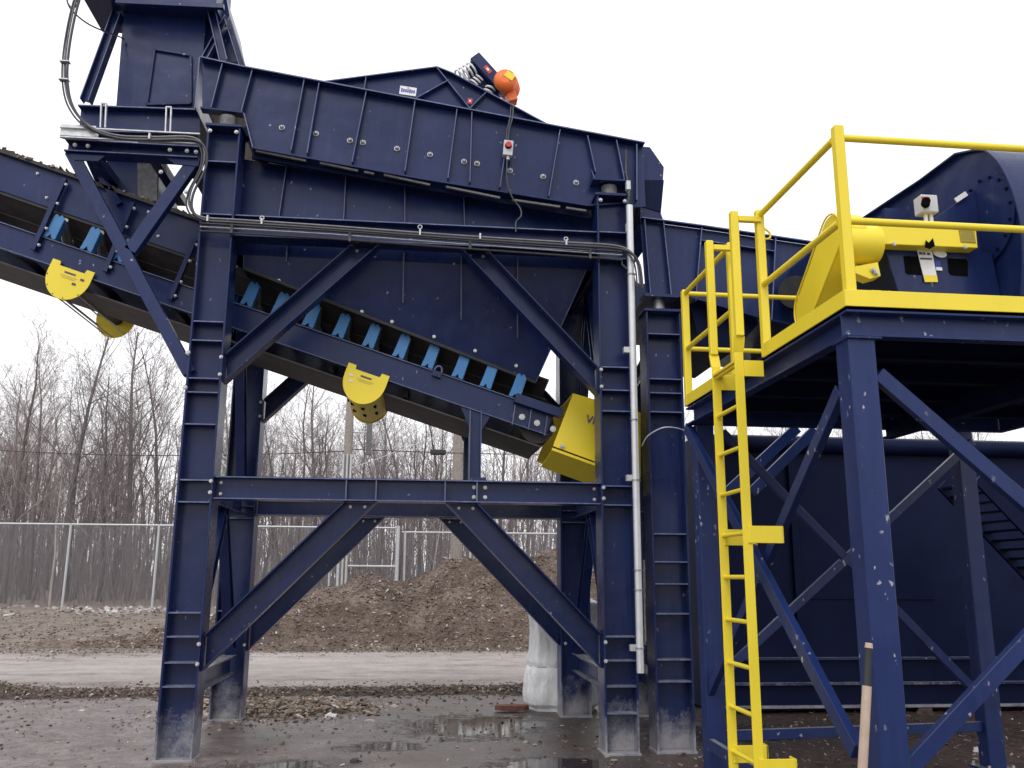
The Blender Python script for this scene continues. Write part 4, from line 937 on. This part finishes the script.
for l in ([(919, 252), (922, 252.2), (922.5, 254.5), (919.5, 254.3)], [(923, 252.2), (925, 252.3), (925.5, 254.7), (923.5, 254.6)], [(927, 252.6), (930, 252.8), (930.5, 255), (927.5, 254.8)], [(920, 257.5), (932, 258), (932.3, 259.6), (920.3, 259.2)]):
    MB().prism(q4(l, by2-.016), (0, .002, 0)).build('plate_print', 'ink', sh)
p = at(940, 253.5, by2-.012); MB().prism([p+Vector((.05*cos(2*pi*i/20), 0, .028*sin(2*pi*i/20)-.006*cos(2*pi*i/20))) for i in range(20)], (0, .004, 0)).build('oval_plate', 'white', sh)
MB().prism(q4([(935, 261), (940, 261), (941, 267), (936, 267)], by2-.012), (0, .004, 0)).build('small_plate', 'text', sh)
MB().prism(q4([(936, 267), (942, 267.3), (942.5, 270.5), (936.5, 270.3)], by2-.012), (0, .004, 0)).build('small_plate', 'white', sh)
# yellow guards
bg = thing('belt_guard', 'yellow drive belt guard slanting down beside the shredder motor', 'belt guard', (2.95, 5.7, DZ))
gx0, gx1 = 2.81, 3.0
ca, cb_ = Vector((gx0, 6.03, 3.55)), Vector((gx0, 5.54, 3.92)); rr = .16
ax = (cb_-ca).normalized(); nn = Vector((0, -ax.z, ax.y)); pts = []
for k in range(13): a = -pi/2+pi*k/12; pts.append(cb_+(nn*sin(a)+ax*cos(a))*rr)
for k in range(13): a = pi/2+pi*k/12; pts.append(ca+(nn*sin(a)+ax*cos(a))*(rr*.95))
MB().prism(pts, (gx1-gx0, 0, 0)).build('guard_shell', 'yellow', bg, .012)
q = MB(); q.tube([p+Vector((-.004, 0, 0)) for p in pts], .007, 6, closed=True); q.build('guard_edge', 'yellow', bg)
MB().prism([(gx1, 5.35, DZ+.01), (gx1, 5.75, DZ+.01), (gx1, 5.7, 3.42), (gx1, 5.4, 3.5)], (.14, 0, 0)).build('guard_stand', 'yellow', bg, .004)
for y, z in ((5.42, 3.3), (5.42, 3.46), (5.58, 3.38)): MB().box(gx1+.04, gx1+.09, 5.344, 5.349, z-.02, z+.02).build('slot', 'black', bg)
mc = thing('motor_cover', 'long yellow cover with rounded left end on top of the motor base', 'cover', tuple(at(930, 248, 5.45)))
cxa, cxb = at(846, 248, 5.45), at(884, 247, 5.45)
q = MB(); pc = at(866, 245, 5.5)
q.cyl((2.87, 5.5, pc.z), (3.11, 5.5, pc.z), .135, 40); q.build('round_end', 'yellow', mc)
MB().prism(q4([(880, 222), (976, 227), (978, 248), (884, 244)], 5.4), (0, .12, 0)).build('cover_body', 'yellow', mc, .004)
MB().prism(q4([(959, 229), (974, 230), (976, 243), (961, 242)], 5.395), (0, .004, 0)).build('vent_grille', 'perf', mc)
MB().prism(q4([(846, 268), (878, 262), (881, 276), (870, 279), (850, 271)], 5.42), (0, .1, 0)).build('mount_tab', 'yellow', mc, .003)
for u, v in ((873, 270), (876, 273)): bolt(at(u, v, 5.41), mc, r=.012)
for u, v in ((894, 244), (965, 247)): bolt(at(u, v, 5.39), mc, r=.01, h=.01)
MB().prism(q4([(925, 247), (926, 240), (929, 243), (933, 238), (935, 246), (930, 249)], 5.38), (0, .006, 0)).build('latch', 'black', mc)
sb = thing('selector_box', 'grey switch box with a dark knob standing on the yellow motor cover', 'switch box', tuple(at(926, 222, 5.5)))
c = at(926, 206, 5.5); MB().obox(c, (.062, 0, 0), (0, .05, 0), (0, 0, .065)).build('box_body', 'grey', sb, .006)
MB().cyl(c+Vector((-.035, -.05, -.01)), c+Vector((-.06, -.1, -.01)), .03, 16).build('knob', 'black', sb); MB().box(c.x-.062, c.x-.0, c.y-.053, c.y-.05, c.z+.03, c.z+.045).build('label_strip', 'red', sb)
for dx in (-.01, .03): MB().cyl(c+Vector((dx, 0, -.065)), c+Vector((dx, 0, -.12)), .014, 10).build('cable_gland', 'white', sb)
ib_ = thing('shredder_inlet', 'navy flanged inlet frame behind the yellow cover on the shredder slope', 'inlet', (3.9, 6.8, 4.4))
p = at(905, 210, 6.3); MB().box(p.x-.12, p.x+.12, 6.2, 6.7, p.z-.6, p.z-.16).build('inlet_box', 'navy', ib_, .003)
MB().box(p.x-.26, p.x-.1, 6.15, 6.2, p.z-.5, p.z-.06).build('inlet_flange', 'navy', ib_)
MB().box(at(862, 215, 6.9).x-.1, at(862, 215, 6.9).x+.12, 6.85, 7.2, 4.1, 4.62).build('inlet_lug', 'navy', ib_)
q = MB().prism([at(822, 243, 8.0), at(866, 226, 8.0), at(900, 222, 8.0), at(900, 300, 8.0), at(822, 330, 8.0)], (0, 1.9, 0)).build('infeed_hood', 'navy', ib_, .003)

# ------------------------------------------------------------------ big bin behind the platform
bn = thing('steel_bin', 'large dark navy steel bin standing on the ground behind the platform', 'steel bin', (7, 12, 0))
WX0, WX1, WY, WZ = at(703, 500, 11.0).x, 14.0, 11.0, 3.42
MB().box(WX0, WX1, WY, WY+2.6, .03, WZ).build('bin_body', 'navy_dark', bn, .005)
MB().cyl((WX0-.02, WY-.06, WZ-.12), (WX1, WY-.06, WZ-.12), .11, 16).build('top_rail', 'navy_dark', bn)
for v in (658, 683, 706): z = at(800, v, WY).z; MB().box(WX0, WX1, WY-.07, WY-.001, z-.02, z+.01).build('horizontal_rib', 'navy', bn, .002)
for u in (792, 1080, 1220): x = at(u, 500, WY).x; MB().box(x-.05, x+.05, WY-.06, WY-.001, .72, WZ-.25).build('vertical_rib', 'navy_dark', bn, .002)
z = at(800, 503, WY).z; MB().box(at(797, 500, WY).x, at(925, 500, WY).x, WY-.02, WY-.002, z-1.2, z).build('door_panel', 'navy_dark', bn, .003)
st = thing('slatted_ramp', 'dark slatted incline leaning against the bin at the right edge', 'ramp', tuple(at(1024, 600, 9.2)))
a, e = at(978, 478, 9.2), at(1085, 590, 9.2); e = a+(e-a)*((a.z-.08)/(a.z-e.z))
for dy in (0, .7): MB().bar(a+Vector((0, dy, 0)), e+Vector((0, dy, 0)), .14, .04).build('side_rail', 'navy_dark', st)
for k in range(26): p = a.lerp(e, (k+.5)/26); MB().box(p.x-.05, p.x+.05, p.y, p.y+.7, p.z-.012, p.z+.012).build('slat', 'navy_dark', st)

# ------------------------------------------------------------------ loose things in the yard
def bag():
    q = MB(); c = Vector((at(562, 700, 11.62).x, 11.62, 0)); nr, ns = 60, 110; vs = []
    for i in range(nr+1):
        t = i/nr; z = 1.38*t
        w = 1-.06*math.exp(-((z-.52)/.03)**2)+.04*math.sin(z*5)
        k = .9 if t < .04 else 1
        if t > .93: k = 1-(t-.93)/.07*.5
        for j in range(ns):
            a = 2*pi*j/ns; sq = 1/max(abs(cos(a)), abs(sin(a)))**.5
            nz = 1+.09*noise.noise(Vector((cos(a)*1.6, sin(a)*1.6, z*2.0)))+.05*(1-2*abs(noise.noise(Vector((cos(a)*4+z*1.5, sin(a)*4, z*2.2)))))+.022*(1-2*abs(noise.noise(Vector((cos(a)*11, sin(a)*11-z*3, z*6)))))
            r = .43*sq*w*k*nz*(1+.03*math.exp(-((z-.15)/.15)**2))
            vs.append((c.x+cos(a)*r+.03*z, c.y+sin(a)*r*.8, z))
    fs = [(i*ns+j, i*ns+(j+1) % ns, (i+1)*ns+(j+1) % ns, (i+1)*ns+j) for i in range(nr) for j in range(ns)]
    vs.append((c.x, c.y, 1.40)); fs += [(nr*ns+j, nr*ns+(j+1) % ns, len(vs)-1) for j in range(ns)]
    q.add(vs, fs, True); r = thing('wrapped_pallet_load', 'white plastic wrapped load standing behind the rear right column', 'wrapped load', tuple(c))
    q.build('plastic_wrap', 'wrap', r)
    qq = MB(); qq.tube([Vector((c.x+.012+cos(a)*.425/max(abs(cos(a)), abs(sin(a)))**.5, c.y+sin(a)*.425*.8/max(abs(cos(a)), abs(sin(a)))**.5, .52)) for a in [2*pi*i/40 for i in range(40)]], .012, 6, closed=True); qq.build('strap', 'grey', r)
bag()
q = MB(); p = at(512, 704, 11.35)
pts = []
for k in range(14): a = 2*pi*k/14; r = 1+.35*noise.noise(Vector((cos(a)*2, sin(a)*2, 3))); pts.append(Vector((p.x+.21*cos(a)*r, 11.35+.09*sin(a)*r, .02)))
q.prism(pts, (0, .02, .055)); q.prism([t*.6+Vector((p.x+.05, 11.35, .07))*.4 for t in pts], (.02, 0, .03))
tag(q.build('scrap_iron', 'rust', None, .006), 'flat rusty red brown lump lying beside the white wrapped load', 'scrap metal')
hd = thing('wooden_handle', 'pale wooden handle with dark taped grip leaning against the front platform post', 'tool handle', tuple(at(864, 850, 4.25)))
a = at(869, 643, 4.3); g0 = at(867, 686, 4.29); e0 = at(862, 775, 4.27); e = a+(e0-a)*2.2; e.z = max(e.z, .02); e = a+(e0-a)*((a.z-.02)/(a.z-e0.z))
MB().tube([a, a.lerp(g0, .12)], [.017, .02], 12).build('knob_end', 'stick', hd); MB().tube([a.lerp(g0, .1), g0], .0175, 12).build('grip_tape', 'rubber', hd); MB().tube([g0, e], [.0225, .0235], 12).build('shaft', 'stick', hd)
MB().tube(smooth_path([at(688, 432, 8.3), at(676, 428, 8.2), at(662, 428, 8.2), at(648, 436, 8.3), at(642, 446, 8.4)], 6), .007, 6).build('tmp', 'galv', None)
w = bpy.data.objects['tmp']; w.name = 'loose_wire'; tag(w, 'thin grey wire arching beside the stiffened column', 'wire')
# white crumpled rags and stones by the pile and posts
def clump(u, v, s, label, cat, name, mat, seed, z=None, parent=None):
    d = ray(u, v); t = (-CH)/d.z; p = Vector((d.x*t, d.y*t, 0)); bm = bmesh.new(); bmesh.ops.create_icosphere(bm, subdivisions=3, radius=1)
    for w_ in bm.verts:
        k = 1+.45*noise.fractal(w_.co*1.4+Vector((seed, 0, 0)), 1, 2, 3); w_.co = Vector((w_.co.x*k*s, w_.co.y*k*s*.8, max(-.3, w_.co.z)*k*s*.45+s*.12))
    me = bpy.data.meshes.new(name); bm.to_mesh(me); bm.free(); me.materials.append(M[mat]); o = bpy.data.objects.new(name, me); C.objects.link(o); o.location = p
    tag(o, label, cat)
clump(330, 717, .07, 'small white scrap on the wet concrete near the chip heap', 'scrap', 'plastic_scrap', 'white', 1)
clump(82, 711, .035, 'pale pebble on the bare concrete at the lower left', 'stone', 'stone', 'debris', 2)
clump(262, 722, .04, 'grey flat stone just right of the rear left column foot', 'stone', 'stone', 'debris', 3)
clump(980, 752, .07, 'pale broken lump at the foot of the rear right platform post', 'stone', 'stone', 'debris', 4)
clump(925, 713, .1, 'dark speckled lump on the ground behind the front platform post', 'lump', 'rubble_lump', 'mulch_dark', 5)
clump(355, 762, .05, 'black lump on the wet ground at the bottom centre', 'lump', 'rubble_lump', 'rubber', 6)
p = at(490, 636, 21.0)
q = MB(); q.prism([at(489, 640, 20.9), at(497, 633, 21.0), at(499, 629, 21.1), at(494, 631, 21.05), at(488, 636, 20.95)], (0, .04, .03))
tag(q.build('plastic_sheet', 'white', None), 'crumpled white sheet caught on the foot of the mulch pile', 'plastic sheet')
# small stuff under the machine: hose
MB().tube(smooth_path([Vector((-.95, 7.7, .012)), Vector((-.4, 7.95, .012)), Vector((.1, 7.8, .012)), Vector((.5, 8.1, .012))], 6), .008, 5).build('stick', 'bark', None)
tag(bpy.data.objects['stick'], 'thin bare stick lying on the wet ground at the bottom', 'stick')

# ------------------------------------------------------------------ fence, gate, poles
FZ = 32.0
def fence(u0, u1, vt, pu, label, y=FZ, extra=None, lean=0):
    a, e = at(u0, vt, y), at(u1, vt+(u1-u0)*.012, y); zt = (a.z+e.z)/2
    r = thing('chain_link_fence', label, 'fence', (a.x, y, gz(a.x, y)))
    MB().cyl((a.x, y, zt), (e.x, y, zt), .034, 8).build('top_rail', 'galv', r)
    for u in pu:
        x = at(u, vt+40, y).x; MB().cyl((x, y, gz(x, y)-.1), (x, y, zt+.03), .042, 10).build('fence_post', 'galv', r)
    q = MB(); q.box(a.x, e.x, y-.012, y-.008, .35, zt-.02); q.build('wire_mesh', 'chain', r); return r
fence(-160, 396, 521.5, (-130, -30, 67, 156, 245, 330, 396), 'long chain link fence running from the left edge to the tall gate post', y=FZ)
fence(402, 700, 532, (404, 470, 560, 640), 'chain link fence to the right of the gate post behind the mulch pile', y=FZ+.3)
gt = thing('gate_frame', 'galvanised gate leaf with a low mid rail just left of the tall post', 'gate', tuple(at(370, 590, FZ-.1)))
for u in (344, 397): x = at(u, 560, FZ-.1).x; MB().cyl((x, FZ-.1, .3), (x, FZ-.1, at(u, 526, FZ).z if u > 380 else at(u, 545, FZ).z), .07 if u > 380 else .05, 10).build('gate_post', 'galv', gt)
MB().cyl(at(344, 566, FZ-.1), at(397, 566.5, FZ-.1), .04, 8).build('mid_rail', 'galv', gt)
for u in (338, 341): x = at(u, 560, FZ-.3).x; MB().cyl((x, FZ-.3, .3), (x, FZ-.3, at(u, 562, FZ).z), .04, 8).build('gate_post', 'galv', gt)
for i, (u, vt, y, r_, lb) in enumerate(((346, 396, 30.5, .15, 'weathered wooden utility pole behind the yellow drum guard, with metal pipes on it'), (457, 428, 33.5, .2, 'thick pale wooden pole between the crossing braces'))):
    x = at(u, 500, y).x; zt = at(u, vt, y).z
    pl = thing('utility_pole', lb, 'pole', (x, y, .5)); MB().tube([(x, y, .3), (x, y, zt)], [r_*1.15, r_*.9], 14).build('pole_shaft', 'polewood', pl)
    if i == 0:
        for dx in (-.13, .0, .12): MB().cyl((x+dx, y-.22, .5), (x+dx, y-.22, at(u, 455, y).z), .035, 8).build('conduit_pipe', 'galv', pl)
        MB().box(x+.6, x+.78, y-.1, y+.1, at(u, 440, y).z-.5, at(u, 440, y).z+.8).build('transformer', 'scale', pl)
        MB().cyl((x, y, at(u, 432, y).z), (x+.6, y, at(u, 432, y).z), .03, 6).build('bracket_arm', 'galv', pl)
for i, (a, e, sag, lb) in enumerate(((at(-60, 446, 36), at(346, 451, 30.5), .25, 'thin overhead wire crossing the woods at the left'), (at(346, 449, 30.5), at(740, 452, 33), .15, 'thin overhead wire carrying a black box between the poles'), (at(346, 470, 30.5), at(500, 408, 40), .1, 'pale slanting guy wire rising right from the near pole'))):
    MB().tube([a.lerp(e, t/14)-Vector((0, 0, sag*4*(t/14)*(1-t/14))) for t in range(15)], .016, 5).build('overhead_wire', 'cable' if i < 2 else 'galv', None)
    o = [x for x in bpy.data.objects if x.name.startswith('overhead_wire')][-1]
for o, lb in zip(sorted([x for x in bpy.data.objects if x.name.startswith('overhead_wire')], key=lambda x: x.name), ('thin overhead wire crossing the woods at the left', 'thin overhead wire carrying a black box between the poles', 'pale slanting guy wire rising right from the near pole')): tag(o, lb, 'wire')
p = at(438, 452, 31.2); MB().box(p.x-.28, p.x+.28, p.y-.08, p.y+.08, p.z-.1, p.z+.08).build('cable_splice_box', 'rubber', None, .02)
tag(bpy.data.objects['cable_splice_box'], 'small black box hanging on the overhead wire', 'splice box')

# ------------------------------------------------------------------ bare woods
def make_tree(seed, H, r0, spread=1.0, low=.25, dens=1.0):
    rnd = random.Random(seed); T = MB(); Bm = MB()
    def limb(p, d, L, r, lvl, mb):
        n = 6 if lvl == 0 else (5 if lvl == 1 else (3 if lvl == 2 else 2)); pts = [p.copy()]; dirs = [d.copy()]; seg = L/n
        for i in range(n):
            wob = (.07, .16, .22, .25)[min(lvl, 3)]
            d = (d+Vector((rnd.gauss(0, wob), rnd.gauss(0, wob), rnd.gauss(0, wob*.6)+(.10 if lvl else .03)))).normalized(); p = p+d*seg; pts.append(p.copy()); dirs.append(d.copy())
        rr = [max(r*(1-.82*i/n), .006) for i in range(n+1)]; mb.tube(pts, rr, 7 if lvl == 0 else (4 if lvl == 1 else 3), cap=False)
        if lvl >= 3: return
        k = int(((24, 8, 5)[lvl])*dens*(1 if lvl else 1)*rnd.uniform(.8, 1.2))
        for j in range(k):
            t = (low+(1-low)*(j+rnd.random())/k) if lvl == 0 else rnd.uniform(.2, 1.0)
            f = t*n; i = min(int(f), n-1); q = pts[i].lerp(pts[i+1], f-i); dd = dirs[i+1]
            az = rnd.uniform(0, 2*pi); o = dd.orthogonal().normalized(); o2 = dd.cross(o); side = o*cos(az)+o2*sin(az)
            an = rnd.uniform(.45, .95) if lvl else rnd.uniform(.4, .9)
            nd = (dd*cos(an)+side*sin(an)*spread).normalized()
            ll = L*((.36*(1.15-t) +.08) if lvl == 0 else rnd.uniform(.3, .55)); rad = max(r*(1-.8*t)*(.45 if lvl == 0 else .5), .006)
            limb(q, nd, ll, rad, lvl+1, Bm)
    limb(Vector((0, 0, -.2)), Vector((rnd.gauss(0, .04), rnd.gauss(0, .04), 1)).normalized(), H, r0, 0, T)
    return T, Bm
protos = []
specs = [(1, 15, .17, 1, .25, 1), (2, 17, .2, 1.1, .3, 1), (3, 13, .12, .9, .2, .9), (4, 16, .16, .8, .35, 1), (5, 11, .09, .9, .15, .8), (6, 14, .14, 1.1, .2, 1), (7, 9, .07, 1, .1, .8), (8, 18, .22, 1.2, .35, 1.1)]
for s in specs:
    T, Bm = make_tree(*s); t_ = T.build('trunk', 'bark'); c_ = Bm.build('crown', 'twig'); mt, mc_ = t_.data, c_.data
    bpy.data.objects.remove(t_); bpy.data.objects.remove(c_); protos.append((mt, mc_, s[1]))
pale = []
for s in ((11, 12, .1, .9, .35, .7), (12, 10, .08, .8, .3, .7)):
    T, Bm = make_tree(*s); t_ = T.build('trunk', 'palebark'); c_ = Bm.build('crown', 'twig'); pale.append((t_.data, c_.data, s[1])); bpy.data.objects.remove(t_); bpy.data.objects.remove(c_)
def put_tree(pr_, x, y, sc, rz, label, group=None):
    r = thing('bare_tree', label, 'tree', (x, y, gz(x, y)), group); r.rotation_euler[2] = rz; r.scale = (sc, sc, sc)
    for nm, me in (('trunk', pr_[0]), ('crown', pr_[1])):
        o = bpy.data.objects.new(nm, me); C.objects.link(o); o.parent = r
    return r
rnd = random.Random(44)
# distinct nearer trees, placed where they stand against the sky
for (u, vtop, y, k, pl, lb) in ((4, 335, 37, 0, 0, 'bare tree at the far left edge behind the fence'), (66, 300, 39, 1, 0, 'tall forked bare tree standing clear at the left above the fence'), (50, 440, 35.5, 0, 1, 'slim pale barked tree just behind the fence at the left'),
        (128, 312, 39, 7, 0, 'tallest bare tree, left of the front left column'), (158, 340, 43, 3, 0, 'leaning bare tree next to the front left column'), (100, 375, 38, 5, 0, 'medium bare tree between the two tall left trees'), (28, 352, 41, 3, 0, 'thin bare tree second from the left edge'), (290, 385, 38, 0, 0, 'bare tree just right of the rear left column'),
        (318, 360, 40, 7, 0, 'tall bare tree seen left of the wooden pole'), (505, 380, 41, 1, 0, 'tall bare tree seen under the conveyor tail'), (378, 400, 37, 3, 0, 'bare tree rising right of the drum guard'), (402, 395, 40, 1, 0, 'dark straight trunk between the drum guard and the conveyor leg'), (420, 400, 42, 0, 0, 'dark trunk left of the thick wooden pole'), (430, 470, 36, 1, 1, 'slim pale trunk beside the thick wooden pole'), (540, 400, 40, 3, 0, 'bare tree glimpsed beside the yellow tail guard')):
    pr_ = (pale if pl else protos)[k]; b0 = at(u, 600, y); H = at(u, vtop, y).z-.6
    put_tree(pr_, b0.x, y, H/pr_[2], rnd.uniform(0, 6.28), lb)
n = 0
while n < 105:
    u = rnd.uniform(-70, 1010); y = rnd.choice((rnd.uniform(38, 50), rnd.uniform(44, 66), rnd.uniform(48, 75))); 
    if u > 640 and rnd.random() < .45: continue
    x = at(u, 590, y).x; vt = 432+rnd.gauss(0, 26)-(10 if u < 250 else 0)
    H = at(u, vt, y).z-gz(x, y); k = rnd.randrange(8); put_tree(protos[k], x, y, H/protos[k][2], rnd.uniform(0, 6.28), 'bare leafless tree in the dense wood behind the chain link fence', 'bare trees of the wood behind the fence'); n += 1
# thicket of thin stems and brush
q = MB(); rnd = random.Random(5)
for _ in range(3000):
    y = rnd.uniform(34, 60); x = rnd.uniform(-.50*y-3, .62*y); h = rnd.uniform(1.5, 6.5)*(.6+.5*rnd.random()); z = gz(x, y)
    d = Vector((rnd.gauss(0, .12), rnd.gauss(0, .12), 1)); p0 = Vector((x, y, z-.1)); p1 = p0+d*h*.5; p2 = p1+(d+Vector((rnd.gauss(0, .15), 0, 0)))*h*.5; r = rnd.uniform(.01, .03)
    q.tube([p0, p1, p2], [r, r*.7, .004], 3, cap=False)
    for _ in range(rnd.randint(3, 7)):
        t = rnd.uniform(.15, .95); s0 = p0.lerp(p2, t); q.tube([s0, s0+Vector((rnd.gauss(0, .5), rnd.gauss(0, .3), rnd.uniform(.2, 1.0)))*rnd.uniform(.5, 1.1)], [.009, .004], 3, cap=False)
tag(q.build('brush_thicket', 'twig'), kind='stuff')
# leaf litter bank and dense far wood
q = MB(); 
for _ in range(1300):
    y = rnd.uniform(66, 95); x = rnd.uniform(-.55*y-4, .7*y); h = rnd.uniform(6, 12.5); z = gz(x, y); p0 = Vector((x, y, z-.1)); p2 = p0+Vector((rnd.gauss(0, .5), 0, h)); r = rnd.uniform(.04, .11)
    q.tube([p0, p0.lerp(p2, .5), p2], [r, r*.7, .01], 3, cap=False)
    for _ in range(9):
        t = rnd.uniform(.2, .95); s0 = p0.lerp(p2, t); q.tube([s0, s0+Vector((rnd.gauss(0, 1), rnd.gauss(0, .3), rnd.uniform(.4, 1.8)))*rnd.uniform(.5, 1.2)], [.022, .008], 3, cap=False)
tag(q.build('far_wood', 'twig'), kind='stuff')

# ------------------------------------------------------------------ world, light, camera
w = bpy.data.worlds.new('World'); scene.world = w; w.use_nodes = True; nt = w.node_tree; bgd = nt.nodes['Background']
sky = nt.nodes.new('ShaderNodeTexSky'); sky.sky_type = 'NISHITA'; sky.sun_disc = False; sky.sun_elevation = R(48); sky.sun_rotation = R(200); sky.air_density = 1.5; sky.dust_density = 3
hs = N(nt, 'ShaderNodeHueSaturation', Saturation=.25); nt.links.new(sky.outputs[0], hs.inputs['Color'])
mx = nt.nodes.new('ShaderNodeMix'); mx.data_type = 'RGBA'; mx.inputs[0].default_value = .8; nt.links.new(hs.outputs[0], mx.inputs[6]); mx.inputs[7].default_value = (10.3, 10.3, 10.55, 1)
nt.links.new(mx.outputs[2], bgd.inputs[0]); bgd.inputs[1].default_value = .13
sl = bpy.data.lights.new('sun', 'SUN'); sl.energy = .8; sl.angle = R(25); sl.color = (1, .97, .93); so = bpy.data.objects.new('sun', sl); C.objects.link(so)
el, az = R(48), R(200)   # light from behind the camera's left shoulder
dirv = Vector((sin(az)*cos(el), cos(az)*cos(el), sin(el))); so.rotation_euler = dirv.to_track_quat('Z', 'Y').to_euler()
cam = bpy.data.cameras.new('camera'); co = bpy.data.objects.new('camera', cam); C.objects.link(co); scene.camera = co
cam.sensor_width = 36; cam.lens = F/1024*36; cam.clip_end = 1500; cam.clip_start = .05
co.location = (0, 0, CH)
fwd = ray(512, 384).normalized(); rt_ = (ray(612, 384)-ray(512, 384)).normalized(); up_ = rt_.cross(fwd)
co.matrix_world = Matrix.Translation((0, 0, CH)) @ Matrix((rt_, up_, -fwd)).transposed().to_4x4()
vs = scene.view_settings; vs.view_transform = 'Standard'; vs.look = 'None'; vs.exposure = 0.15; vs.gamma = 1; vs.use_curve_mapping = False
